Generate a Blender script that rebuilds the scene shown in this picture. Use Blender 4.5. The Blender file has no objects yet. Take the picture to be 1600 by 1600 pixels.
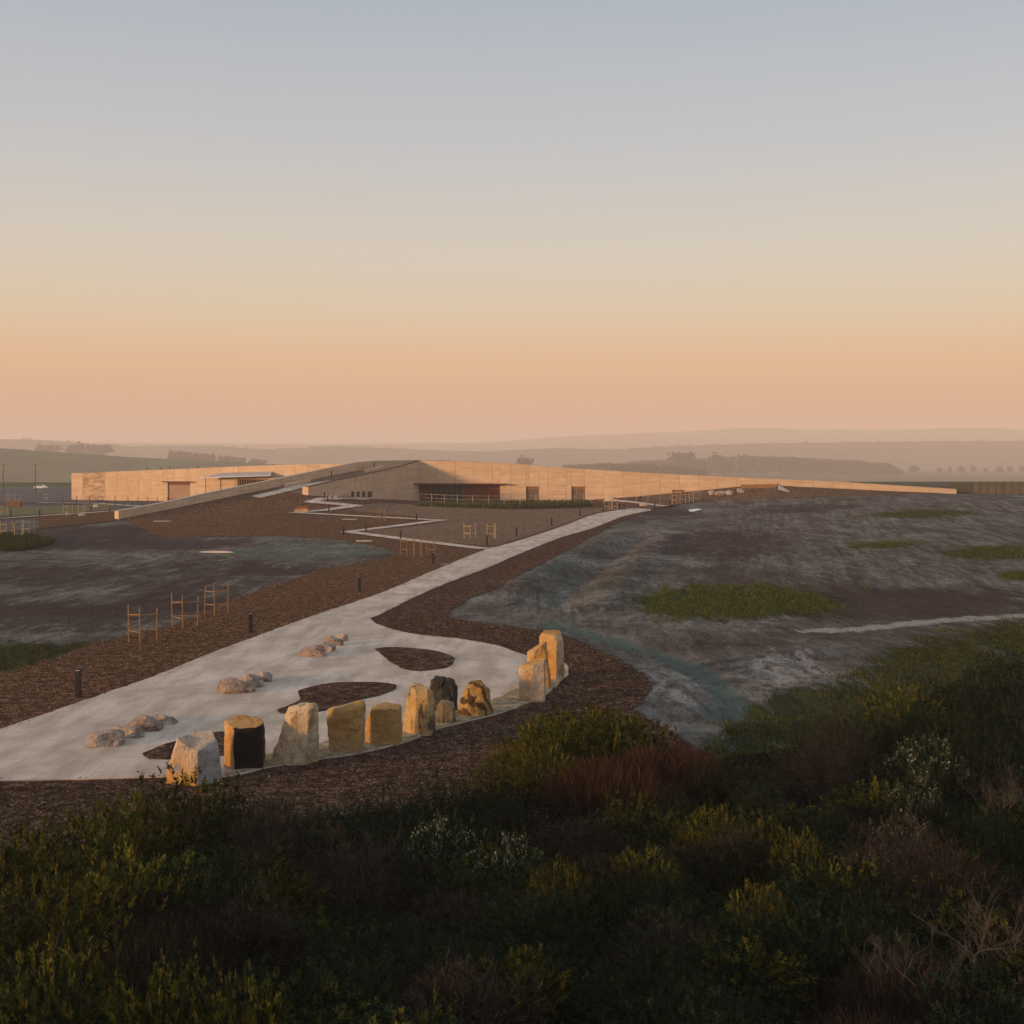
import bpy, bmesh, math, random
import numpy as np
from mathutils import Vector, noise as mnoise
from mathutils.geometry import delaunay_2d_cdt
R = math.radians
random.seed(7); rng = np.random.default_rng(7)
scn = bpy.context.scene
C = scn.collection
# ------------------------------------------------------------------ camera, sky, sun, exposure
FPX, HOR, CAMH = 1931.0, 715.0, 9.0
cam = bpy.data.cameras.new('camera'); cam_o = bpy.data.objects.new('camera', cam); C.objects.link(cam_o)
cam_o.location = (0, 0, CAMH); cam_o.rotation_euler = (R(90), 0, 0)
cam.sensor_width = 36; cam.lens = 36*FPX/1600; cam.shift_y = -(800-HOR)/1600
cam.clip_start = 0.5; cam.clip_end = 30000
scn.camera = cam_o
SUN_AZ, SUN_EL = R(241), R(6.0)            # compass: 0 = +Y, clockwise; behind the camera, from its left side
world = bpy.data.worlds.new('World'); scn.world = world; world.use_nodes = True
wn, wl = world.node_tree.nodes, world.node_tree.links
wn.clear()
w_out = wn.new('ShaderNodeOutputWorld'); w_bg = wn.new('ShaderNodeBackground'); w_sky = wn.new('ShaderNodeTexSky')
w_sky.sky_type = 'NISHITA'; w_sky.sun_disc = False; w_sky.sun_elevation = SUN_EL; w_sky.sun_rotation = SUN_AZ
w_sky.air_density = 1.0; w_sky.dust_density = 3.0; w_sky.ozone_density = 1.0
w_co = wn.new('ShaderNodeTexCoord'); w_sep = wn.new('ShaderNodeSeparateXYZ'); w_rmp = wn.new('ShaderNodeValToRGB')
SKY_STOPS = [(0.0, (.56, .31, .22)), (.03, (.625, .285, .15)), (.075, (.68, .39, .20)), (.115, (.61, .49, .335)), (.16, (.555, .51, .43)),
             (.24, (.435, .46, .475)), (.36, (.31, .375, .445)), (.6, (.345, .40, .465)), (1, (.37, .42, .495))]
SKY_GAIN, SKY_NISHITA = 8.4, 0.25            # dusk gradient in picture units; the background strength is 0.1
el = w_rmp.color_ramp.elements
while len(el) < len(SKY_STOPS): el.new(0.5)
for e_, (p_, c_) in zip(el, SKY_STOPS): e_.position = p_; e_.color = (*c_, 1)
w_mul = wn.new('ShaderNodeVectorMath'); w_mul.operation = 'SCALE'; w_mul.inputs['Scale'].default_value = SKY_GAIN
w_glow = wn.new('ShaderNodeVectorMath'); w_glow.operation = 'SCALE'; w_glow.inputs['Scale'].default_value = SKY_NISHITA
w_add = wn.new('ShaderNodeVectorMath'); w_add.operation = 'ADD'
wl.new(w_co.outputs['Generated'], w_sep.inputs[0]); wl.new(w_sep.outputs['Z'], w_rmp.inputs[0])
wl.new(w_rmp.outputs[0], w_mul.inputs[0]); wl.new(w_sky.outputs[0], w_glow.inputs[0])
wl.new(w_mul.outputs[0], w_add.inputs[0]); wl.new(w_glow.outputs[0], w_add.inputs[1])
wl.new(w_add.outputs[0], w_bg.inputs[0]); w_bg.inputs[1].default_value = 0.1
wl.new(w_bg.outputs[0], w_out.inputs[0])
sun = bpy.data.lights.new('sun', 'SUN'); sun_o = bpy.data.objects.new('sun', sun); C.objects.link(sun_o)
sun.energy = 5.0; sun.angle = R(6); sun.color = (1.0, 0.60, 0.30)
to_sun = Vector((math.sin(SUN_AZ)*math.cos(SUN_EL), math.cos(SUN_AZ)*math.cos(SUN_EL), math.sin(SUN_EL)))
sun_o.rotation_euler = to_sun.to_track_quat('Z', 'Y').to_euler(); sun_o.location = (-60, -60, 60)
scn.view_settings.view_transform = 'Standard'; scn.view_settings.look = 'None'
scn.view_settings.exposure = 0.40; scn.view_settings.gamma = 1.0; scn.view_settings.use_curve_mapping = False
scn.render.engine = 'CYCLES'; scn.cycles.use_denoising = True
scn.cycles.max_bounces = 6; scn.cycles.volume_bounces = 1; scn.cycles.diffuse_bounces = 3
# ------------------------------------------------------------------ terrain heights
def S(a, b, v):
    t = min(1, max(0, (v-a)/(b-a))); return t*t*(3-2*t)
W1 = (-57.0, 179.0); U = (.555, .832); NRM = (.832, -.555)     # foot of the long ramp wall, its direction, its outer side
def ts(x, y):
    dx, dy = x-W1[0], y-W1[1]
    return dx*U[0]+dy*U[1], dx*NRM[0]+dy*NRM[1]
def from_ts(t, s): return W1[0]+U[0]*t+NRM[0]*s, W1[1]+U[1]*t+NRM[1]*s
RAMP_W = 8.3; T2 = 30.8
def seg_d(x, y, pts):
    b = 1e9
    for (ax, ay), (bx, by) in zip(pts, pts[1:]):
        vx, vy = bx-ax, by-ay; k = max(0, min(1, ((x-ax)*vx+(y-ay)*vy)/(vx*vx+vy*vy+1e-9)))
        b = min(b, math.hypot(x-ax-k*vx, y-ay-k*vy))
    return b
def flat(px, py, z=0.0):
    Y = FPX*(CAMH-z)/(py-HOR); return ((px-800)/FPX*Y, Y)
DITCH = [flat(*p) for p in [(1000, 838), (950, 868), (905, 898), (872, 925), (858, 945)]]
DITCH2 = [flat(*p) for p in [(860, 975), (930, 990), (1000, 1012), (1060, 1030), (1115, 1062), (1140, 1090), (1150, 1118)]]
FA2, FB2 = (-16.9, 224.1), (77.7, 216.0)
BERM = [(-1, 0), (930, 0), (975, .8), (1050, 1.6), (1100, 2.15), (1150, 2.6), (1200, 2.65), (1300, 1.6), (1415, .45), (1490, .1), (1600, 0)]
def berm(x, y):
    if not (15 < x < 100 and 185 < y < 250): return 0.0
    fx, fy = FB2[0]-FA2[0], FB2[1]-FA2[1]; L = math.hypot(fx, fy); fx, fy = fx/L, fy/L
    u = (x-FA2[0])*fx+(y-FA2[1])*fy; v = (x-FA2[0])*fy-(y-FA2[1])*fx
    px = 800+FPX*(FA2[0]+fx*u)/(FA2[1]+fy*u)
    return float(np.interp(px, [p[0] for p in BERM], [p[1] for p in BERM]))*S(20, .5, v)*S(-4, 0, v)
def terrain(x, y):
    if y > 420: return -28*S(420, 1100, y)
    if y < -70 or abs(x) > 260: return 0.0
    fx = (1-S(150, 240, abs(x)))*(1-S(330, 410, y))
    z = 1.0*S(135, 215, y)*S(-58, -34, x)*fx
    z += .75*S(22, 50, x)*S(70, 130, y)*(1-S(170, 225, y))*fx
    z += berm(x, y)
    z += 1.5*S(28, 78, x)*S(140, 214, y)*fx
    z -= .45*math.exp(-((x+42)/22)**2-((y-112)/38)**2)
    if x > 0 and 40 < y < 175:
        z -= .45*math.exp(-(seg_d(x, y, DITCH)/1.6)**2) + .22*math.exp(-(seg_d(x, y, DITCH2)/.7)**2)
        dd = min(seg_d(x, y, DITCH), seg_d(x, y, DITCH2)); z += .28*math.exp(-((seg_d(x, y, DITCH)-3.4)/1.6)**2)
        z += .045*math.sin(dd*2.0)*math.exp(-dd/10)*S(1.5, 4, dd)
    rough = S(9, 16, x-(.16*y-1) if y < 120 else x-12)*S(36, 46, y) + S(6, 14, -(x+.02*y+12))*S(50, 70, y)*(1-S(170, 200, y))
    if rough > 0:
        z += min(1, rough)*(.10*mnoise.noise((x*.16, y*.12, 1))+.035*mnoise.noise((x*.5, y*.4, 5)))
    z += 1.1*S(30, 10, y)*(1-S(45, 90, abs(x)))+3.3*S(9, -6, y+.25*x)*S(-58, -40, y)*(1-S(60, 110, abs(x)))  # last term: unseen dune behind the camera, added to shade the near scrub
    return z
def zs(x, y):
    z = terrain(x, y)
    if not (-62 < x < 40 and 150 < y < 262): return z
    t, s = ts(x, y)
    if s < 0 or t < -30: return z
    if s < RAMP_W and t > T2: return .128*t-.13*s
    p = .128*min(t, T2)-.13*s-max(0, t-T2)*.064
    d = p-z
    return z+(d if d > .5 else (0 if d < -.5 else (d+.5)**2/2))
def at(px, py):
    kx, kz = (px-800)/FPX, (py-HOR)/FPX
    y = 14.0
    while y < 420:
        if CAMH-kz*y <= zs(kx*y, y): break
        y += .5
    a, b = y-.5, y
    for _ in range(16):
        m = (a+b)/2
        if CAMH-kz*m <= zs(kx*m, m): b = m
        else: a = m
    return (kx*b, b)
def at3(px, py):
    x, y = at(px, py); return Vector((x, y, zs(x, y)))
def under(px, ptop, h):                     # the ground point under something h metres tall whose top shows at (px, ptop)
    y = FPX*(CAMH-h)/(ptop-HOR)
    for _ in range(6): y = FPX*(CAMH-h-terrain((px-800)/FPX*y, y))/(ptop-HOR)
    x = (px-800)/FPX*y; return Vector((x, y, terrain(x, y)))
# ------------------------------------------------------------------ materials
class NT:
    def __init__(s, name, rough=.85, spec=.2):
        s.m = bpy.data.materials.new(name); s.m.use_nodes = True; s.t = s.m.node_tree; s.n = s.t.nodes; s.l = s.t.links
        s.p = s.n['Principled BSDF']; s.p.inputs['Roughness'].default_value = rough; s.p.inputs['Specular IOR Level'].default_value = spec
        s.o = s.n['Material Output']; s._c = {}
    def new(s, t): return s.n.new('ShaderNode'+t)
    def put(s, sock, v):
        if hasattr(v, 'is_output'): s.l.new(v, sock)
        elif isinstance(v, tuple): sock.default_value = (*v, 1) if len(v) == 3 and sock.type == 'RGBA' else v
        else: sock.default_value = v
    def pos(s):
        if 'g' not in s._c: s._c['g'] = s.new('NewGeometry').outputs['Position']
        return s._c['g']
    def obj(s):
        if 'o' not in s._c: s._c['o'] = s.new('TexCoord').outputs['Object']
        return s._c['o']
    def map(s, v, scale=(1, 1, 1), rot=(0, 0, 0)):
        n = s.new('Mapping'); s.l.new(v, n.inputs[0]); n.inputs['Scale'].default_value = scale; n.inputs['Rotation'].default_value = rot
        return n.outputs[0]
    def noise(s, v, scale, detail=5, rough=.6, dist=0):
        n = s.new('TexNoise'); s.l.new(v, n.inputs['Vector']); n.inputs['Scale'].default_value = scale
        n.inputs['Detail'].default_value = detail; n.inputs['Roughness'].default_value = rough; n.inputs['Distortion'].default_value = dist
        return n.outputs['Fac']
    def voro(s, v, scale, feat='F1', out='Distance'):
        n = s.new('TexVoronoi'); n.feature = feat; s.l.new(v, n.inputs['Vector']); n.inputs['Scale'].default_value = scale
        return n.outputs[out]
    def wave(s, v, scale, dist=4, detail=3, d='Z', dscale=1.0):
        n = s.new('TexWave'); n.bands_direction = d; s.l.new(v, n.inputs['Vector']); n.inputs['Scale'].default_value = scale
        n.inputs['Distortion'].default_value = dist; n.inputs['Detail'].default_value = detail; n.inputs['Detail Scale'].default_value = dscale
        return n.outputs['Fac']
    def ramp(s, fac, stops):
        n = s.new('ValToRGB'); s.l.new(fac, n.inputs[0]); e = n.color_ramp.elements
        while len(e) < len(stops): e.new(.5)
        for q, (p, c) in zip(e, stops): q.position = p; q.color = (*c, 1) if isinstance(c, tuple) else (c, c, c, 1)
        return n.outputs[0]
    def mix(s, f, a, b, mode='MIX'):
        n = s.new('Mix'); n.data_type = 'RGBA'; n.blend_type = mode
        s.put(n.inputs[0], f); s.put(n.inputs[6], a); s.put(n.inputs[7], b); return n.outputs[2]
    def math(s, op, a, b=0.0, c=0.0):
        n = s.new('Math'); n.operation = op; s.put(n.inputs[0], a); s.put(n.inputs[1], b); s.put(n.inputs[2], c); return n.outputs[0]
    def attr(s, name, out='Color'):
        n = s.new('Attribute'); n.attribute_name = name; return n.outputs[out]
    def sepc(s, c):
        n = s.new('SeparateColor'); s.l.new(c, n.inputs[0]); return n.outputs
    def z(s, v):
        n = s.new('SeparateXYZ'); s.l.new(v, n.inputs[0]); return n.outputs
    def rand(s): return s.new('ObjectInfo').outputs['Random']
    def bump(s, h, strength=.5, dist=.05):
        n = s.new('Bump'); s.l.new(h, n.inputs['Height']); n.inputs['Strength'].default_value = strength; n.inputs['Distance'].default_value = dist
        s.l.new(n.outputs[0], s.p.inputs['Normal'])
    def col(s, c): s.put(s.p.inputs['Base Color'], c); return s.m
def plain(name, c, rough=.7, metal=0, var=.25, scale=3.0):
    k = NT(name, rough); k.p.inputs['Metallic'].default_value = metal
    n = k.noise(k.obj(), scale)
    lo = tuple(v*(1-var) for v in c); hi = tuple(min(1, v*(1+var)) for v in c)
    return k.col(k.ramp(n, [(.3, lo), (.7, hi)]))
def mulch_mat(name, a, b, c):
    k = NT(name, 1.0, 0.0); p = k.pos()
    v = k.voro(k.map(p, (1, .6, 1), (0, 0, .5)), 17, out='Color'); big = k.noise(p, .22, 4); mid = k.noise(p, 2.2, 6, .75)
    cc = k.ramp(k.sepc(v)[0], [(0, a), (.55, b), (.97, c)])
    cc = k.mix(k.ramp(big, [(.35, .0), (.7, .55)]), cc, tuple(x*.62 for x in b))
    cc = k.mix(k.ramp(mid, [(.44, .8), (.6, 0)]), cc, tuple(x*.5 for x in a))
    k.bump(k.math('ADD', k.math('MULTIPLY', k.voro(p, 9), .6), k.math('MULTIPLY', mid, 1.2)), .9, .12)
    return k.col(cc)
M = {}
M['mulch'] = mulch_mat('wood_chip_mulch', (.095, .048, .028), (.225, .122, .072), (.36, .235, .155))
M['mulch_dark'] = mulch_mat('dark_wood_chip_mulch', (.062, .035, .024), (.15, .087, .060), (.28, .195, .15))
M['mulch_sand'] = mulch_mat('sandy_mulch', (.18, .115, .075), (.31, .21, .145), (.42, .31, .23))
def path_mat():
    k = NT('pale_gravel_concrete', .95, .05); p = k.pos()
    a = k.noise(p, .35, 6, .65); b = k.noise(k.map(p, (1, 1, 1)), 22, 4, .8); d = k.noise(k.map(p, (1.6, .35, 1), (0, 0, -.25)), .8, 5)
    c = k.ramp(a, [(.27, (.40, .315, .25)), (.5, (.62, .515, .425)), (.74, (.74, .635, .54))])
    c = k.mix(k.ramp(d, [(.43, .0), (.62, .8)]), c, (.40, .325, .255))
    c = k.mix(k.ramp(b, [(.34, .75), (.52, 0)]), c, (.36, .30, .245))
    k.bump(k.math('ADD', b, k.math('MULTIPLY', a, 3)), .5, .03)
    return k.col(c)
M['path'] = path_mat()
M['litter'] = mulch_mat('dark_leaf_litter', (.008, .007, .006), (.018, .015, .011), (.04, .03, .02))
M['gravel_tan'] = mulch_mat('tan_gravel', (.38, .28, .16), (.55, .43, .28), (.64, .54, .40))
def field_mat():
    k = NT('sprayed_bare_soil', 1.0, 0.0); p = k.pos()
    warp = k.noise(k.map(p, (.05, .05, 0)), 1, 3)
    pv = k.new('VectorMath'); pv.operation = 'ADD'; k.l.new(p, pv.inputs[0])
    sc = k.new('VectorMath'); sc.operation = 'SCALE'; cmb = k.new('CombineXYZ'); k.l.new(warp, cmb.inputs[1]); k.l.new(cmb.outputs[0], sc.inputs[0]); sc.inputs['Scale'].default_value = 26
    k.l.new(sc.outputs[0], pv.inputs[1]); q = pv.outputs[0]
    fl = k.new('CombineXYZ'); k.l.new(k.math('MULTIPLY', k.sepc(k.attr('mask_b'))[1], 80.0), fl.inputs[0]); k.l.new(k.math('MULTIPLY', k.z(p)[1], .16), fl.inputs[1]); k.l.new(k.math('MULTIPLY', k.z(p)[0], .05), fl.inputs[2])
    trk = k.noise(k.map(fl.outputs[0], (1.1, .45, .45)), 1.0, 8, .75, .2)
    st = k.math('MULTIPLY_ADD', k.noise(k.map(q, (.34, .15, 1), (0, 0, .35)), 1.0, 9, .70), .45, k.math('MULTIPLY', trk, .55))
    st2 = k.noise(k.map(q, (1.5, .5, 1), (0, 0, -.5)), 1.0, 7, .72)
    fine = k.noise(k.map(p, (1, .6, 1)), 4.5, 6, .8)
    big = k.noise(k.map(p, (.075, .035, 1)), 1, 5, .6, .6)
    c = k.ramp(st, [(.34, (.046, .038, .033)), (.45, (.100, .090, .079)), (.54, (.175, .165, .148)), (.65, (.31, .295, .265))])
    c = k.mix(k.ramp(st2, [(.38, .6), (.52, 0)]), c, (.056, .046, .040))
    c = k.mix(k.ramp(big, [(.50, 0), (.64, .6)]), c, (.066, .047, .042))
    c = k.mix(k.ramp(fine, [(.3, .45), (.5, 0)]), c, (.06, .048, .044))
    gr = k.new('VectorMath'); gr.operation = 'SCALE'; k.l.new(c, gr.inputs[0])
    grain = k.noise(k.map(q, (2.6, .8, 1), (0, 0, .2)), 1.0, 9, .85)
    k.l.new(k.math('MULTIPLY_ADD', k.math('SUBTRACT', grain, .5), 3.2, .98), gr.inputs['Scale']); c = gr.outputs[0]
    m1 = k.sepc(k.attr('mask')); al = k.attr('mask', 'Alpha'); m2 = k.sepc(k.attr('mask_b'))
    edge = k.math('SUBTRACT', k.noise(k.map(q, (.8, .22, 1)), 1.1, 8, .75), .5)
    def msk(s, w=2.0, lo=.4, hi=.65): return k.ramp(k.math('ADD', s, k.math('MULTIPLY', edge, w)), [(lo, 0), (hi, 1)])
    c = k.mix(k.math('MULTIPLY', msk(m1[2]), .8), c, k.mix(fine, (.035, .026, .026), (.082, .058, .053)))
    c = k.mix(k.math('MULTIPLY', msk(m1[1], 2.0), .68), c, k.mix(st2, (.035, .070, .062), (.13, .185, .16)))
    c = k.mix(k.math('MULTIPLY', msk(al, 2.2), .85), c, k.mix(fine, (.22, .20, .18), (.46, .43, .39)))
    gp = k.ramp(k.noise(k.map(q, (1.3, .5, 1)), 1.0, 8, .8), [(.36, (.050, .042, .034)), (.46, (.022, .026, .010)), (.58, (.050, .062, .013)), (.7, (.08, .092, .018))])
    c = k.mix(k.math('MULTIPLY', msk(m1[0], 3.0, .45, .75), .9), c, gp)
    c = k.mix(m2[0], c, k.mix(big, (.07, .085, .04), (.12, .125, .07)))
    k.bump(k.math('ADD', k.math('MULTIPLY', st, 2), k.math('ADD', st2, k.math('MULTIPLY', fine, .6))), .8, .16)
    return k.col(c)
M['field'] = field_mat()
def earth_mat(name, cs, stain=0):
    k = NT(name, .92, .12); p = k.pos(); r = k.rand()
    shift = k.new('CombineXYZ'); k.l.new(k.math('MULTIPLY', r, 37.0), shift.inputs[0]); k.l.new(k.math('MULTIPLY', r, 1.7), shift.inputs[2])
    v = k.new('VectorMath'); k.l.new(p, v.inputs[0]); k.l.new(shift.outputs[0], v.inputs[1]); v = v.outputs[0]
    band = k.math('MULTIPLY_ADD', k.noise(k.map(v, (.12, .12, 1.7)), 1.0, 6, .7), .6, k.math('MULTIPLY', k.noise(k.map(v, (.5, .5, .6)), 1.0, 5, .7), .4)); fine = k.noise(k.map(v, (1, 1, 3)), 3, 5, .7)
    lift = k.wave(k.map(v, (.02, .02, 1)), .42, 1.2, 2, 'Z')
    c = k.ramp(band, [(.34, cs[0]), (.5, cs[1]), (.66, cs[2])])
    c = k.mix(k.ramp(lift, [(.0, .2), (.12, 0)]), c, tuple(x*.7 for x in cs[0]))
    c = k.mix(k.math('MULTIPLY', fine, .25), c, cs[0])
    c = k.mix(k.math('MULTIPLY', r, .22), c, tuple(x*.7 for x in cs[0]))
    if stain:
        c = k.mix(k.ramp(k.noise(k.map(v, (.3, .3, 1.4)), 1.5, 6, .75), [(.42, 0), (.6, .75)]), c, (.16, .095, .05))
    k.bump(k.math('ADD', band, fine), .5, .05)
    return k.col(c)
M['earth'] = earth_mat('rammed_earth', ((.48, .315, .20), (.61, .44, .30), (.71, .55, .41)))
M['earth_stain'] = earth_mat('stained_rammed_earth', ((.48, .315, .20), (.61, .44, .30), (.71, .55, .41)), 1)
M['capping'] = plain('wall_capping', (.42, .37, .31))
M['rust'] = plain('rusty_red_cladding', (.20, .062, .030), .75, 0, .4, 1.2)
M['rust_dark'] = plain('dark_rust_board', (.12, .045, .025), .75)
M['timber_door'] = plain('timber_board', (.24, .12, .055), .7)
M['mesh_door'] = plain('brown_mesh_door', (.17, .125, .09), .6)
M['roller'] = plain('roller_shutter', (.33, .22, .16), .6)
M['mullion'] = plain('grey_aluminium', (.17, .165, .16), .4)
M['frame'] = plain('dark_metal_frame', (.035, .035, .038), .45)
M['zinc'] = plain('zinc_roof', (.36, .38, .42), .45, .3)
M['stake'] = plain('hardwood_stake', (.25, .150, .072), .8, 0, .3, 6)
M['stake_pale'] = plain('pale_hardwood_stake', (.36, .27, .165), .8, 0, .2, 6)
M['bollard'] = plain('black_bollard', (.014, .015, .018), .45)
M['lens'] = plain('pale_lamp_lens', (.5, .46, .4), .3)
M['white'] = plain('white_paint', (.78, .76, .73), .4, 0, .05)
M['tyre'] = plain('tyre_rubber', (.02, .02, .02), .8)
M['asphalt'] = plain('asphalt', (.075, .072, .070), .9, 0, .2, .2)
M['bench'] = plain('rust_brown_timber', (.17, .075, .045), .8)
M['cloth'] = plain('tan_shade_cloth', (.10, .085, .065), .9, 0, .2, .8)
M['wire'] = plain('galvanised_wire', (.40, .35, .29), .5)
def glass():
    k = NT('dark_glass', .08, .6); return k.col((.02, .022, .025))
M['glass'] = glass()
def water():
    k = NT('puddle_water', .03, .9); k.bump(k.noise(k.pos(), 3), .02, .02); return k.col((.05, .05, .05))
M['water'] = water()
def rock_mat(name, c1, c2, c3, stain=None, dark=None, vein=0, pale_top=None):
    k = NT(name, .88, .18); o = k.obj()
    a = k.noise(o, 1.3, 7, .65, .5); b = k.noise(o, 9, 5, .75); f = k.noise(k.map(o, (1, 1, .35)), 3.2, 6, .7, .4)
    c = k.ramp(a, [(.3, c1), (.5, c2), (.7, c3)])
    if vein:
        w = k.wave(k.map(o, (1, .6, 1.5), (.9, .5, .3)), vein, 6.5, 6, 'DIAGONAL', 1.3)
        c = k.mix(k.ramp(k.math('ADD', w, k.math('MULTIPLY', k.math('SUBTRACT', a, .5), 1.6)), [(.22, 1), (.55, 0)]), c, dark or (.06, .035, .02))
    elif dark: c = k.mix(k.ramp(f, [(.53, 0), (.61, .9)]), c, dark)
    if stain:                                    # (colour, height below which the stain shows, softness)
        h = k.math('ADD', k.z(o)[2], k.math('MULTIPLY', k.math('SUBTRACT', k.noise(k.map(o, (3, 3, .5)), 2.2, 5, .7), .5), 1.1))
        mr = k.new('MapRange'); k.l.new(h, mr.inputs[0]); mr.inputs[1].default_value = stain[1]-stain[2]; mr.inputs[2].default_value = stain[1]+stain[2]; mr.inputs[3].default_value = 1; mr.inputs[4].default_value = 0
        c = k.mix(mr.outputs[0], c, stain[0])
    c = k.mix(k.ramp(b, [(.32, .5), (.48, 0)]), c, tuple(x*.55 for x in c1))
    sp = k.noise(o, 26, 4, .8); c = k.mix(k.ramp(sp, [(.36, .55), (.47, 0)]), c, tuple(x*.5 for x in c1))
    k.bump(k.math('ADD', k.math('MULTIPLY', a, 3), k.math('ADD', b, f)), .9, .08)
    return k.col(c)
ORA = (.40, .20, .055); ORA2 = (.52, .29, .10); BUF = (.50, .37, .22); CRM = (.58, .49, .37)
M['rk_pink'] = rock_mat('pinkish_sandstone', (.47, .34, .25), (.57, .44, .335), (.66, .54, .43), stain=((.52, .28, .06), .55, .35))
M['rk_shadeside'] = rock_mat('shade_grey_sandstone', (.26, .23, .21), (.36, .33, .31), (.45, .42, .39))  # painted shade: grey for the wedge stone's side turned from the sun
M['rk_black'] = rock_mat('iron_black_stone', (.012, .011, .013), (.022, .019, .02), (.05, .028, .018))
M['rk_orange'] = rock_mat('orange_sandstone', (.33, .155, .045), ORA2, (.58, .42, .23))
M['rk_cream'] = rock_mat('cream_sandstone', (.50, .36, .21), (.59, .46, .30), CRM, dark=(.36, .20, .08))
M['rk_buff'] = rock_mat('buff_sandstone', (.33, .17, .05), (.50, .305, .115), (.60, .45, .26), stain=((.42, .30, .18), .35, .25))
M['rk_tan'] = rock_mat('tan_sandstone', (.37, .20, .065), (.49, .295, .115), (.56, .39, .20))
M['rk_mottled'] = rock_mat('mottled_sandstone', (.48, .29, .105), (.52, .35, .16), (.56, .43, .27), dark=(.035, .032, .032))
M['rk_ribbed'] = rock_mat('iron_banded_sandstone', (.36, .20, .06), (.44, .26, .09), (.50, .34, .16), vein=1.25, dark=(.075, .038, .018))
M['rk_grey'] = rock_mat('charcoal_stone', (.020, .019, .020), (.05, .046, .042), (.14, .11, .08))
M['rk_squat'] = rock_mat('grey_brown_stone', (.13, .095, .06), (.22, .165, .105), (.32, .25, .17), stain=((.02, .018, .018), .12, .15))
M['rk_pale'] = rock_mat('pale_weathered_sandstone', (.40, .31, .22), (.50, .41, .31), (.57, .49, .39))
M['rk_lime'] = rock_mat('pale_pink_limestone', (.30, .235, .20), (.44, .37, .32), (.56, .50, .45), dark=(.22, .16, .13))
M['rk_red'] = rock_mat('reddish_sandstone', (.27, .185, .145), (.38, .28, .225), (.50, .41, .35), dark=(.20, .12, .085))
def leaf_mat(name, rough=.7, trans=.25):
    k = NT(name, rough, .06); a = k.attr('tint'); r = k.rand()
    hs = k.new('HueSaturation'); k.l.new(a, hs.inputs['Color']); k.l.new(k.math('MULTIPLY_ADD', r, .5, .6), hs.inputs['Value'])
    c = hs.outputs[0]; k.col(c)
    if trans:
        t = k.new('BsdfTranslucent'); k.l.new(c, t.inputs[0]); mx = k.new('MixShader'); mx.inputs[0].default_value = trans
        k.l.new(k.p.outputs[0], mx.inputs[1]); k.l.new(t.outputs[0], mx.inputs[2]); k.l.new(mx.outputs[0], k.o.inputs[0])
    return k.m
M['leaf'] = leaf_mat('shrub_leaf'); M['blade'] = leaf_mat('grass_blade', .7, .2); M['chip'] = leaf_mat('loose_wood_chip', .95, 0)
M['twig'] = plain('grey_brown_bark', (.06, .048, .04), .9, 0, .35, 4)
M['twig_pale'] = plain('weathered_grey_bark', (.058, .048, .042), .9, 0, .3, 4)
M['hill'] = plain('pasture_hill', (.085, .095, .045), .95, 0, .25, .02)
M['farhill'] = plain('distant_hill', (.06, .065, .045), .95, 0, .3, .01)
# ------------------------------------------------------------------ object helpers
def link(name, me, parent=None, mat=None, loc=None):
    o = bpy.data.objects.new(name, me); C.objects.link(o)
    if mat and me is not None: me.materials.append(mat)
    if parent: o.parent = parent
    if loc is not None: o.location = loc
    return o
def tag(o, label=None, cat=None, group=None, kind=None):
    for a, b in (('label', label), ('category', cat), ('group', group), ('kind', kind)):
        if b: o[a] = b
    return o
def thing(name, label, cat, loc=(0, 0, 0), rz=0, group=None):
    o = bpy.data.objects.new(name, None); C.objects.link(o); o.location = loc; o.rotation_euler = (0, 0, rz); o.empty_display_size = .3
    return tag(o, label, cat, group)
def copy_tree(o, parent=None):
    c = o.copy(); C.objects.link(c)
    if parent: c.parent = parent
    for ch in o.children: copy_tree(ch, c)
    return c
def dup(proto, label, loc, rz=0, sc=1, group=None):
    c = copy_tree(proto); c.location = loc; c.rotation_euler = (0, 0, rz); c.scale = (sc, sc, sc) if not isinstance(sc, tuple) else sc
    c['label'] = label
    if group: c['group'] = group
    return c
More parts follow.
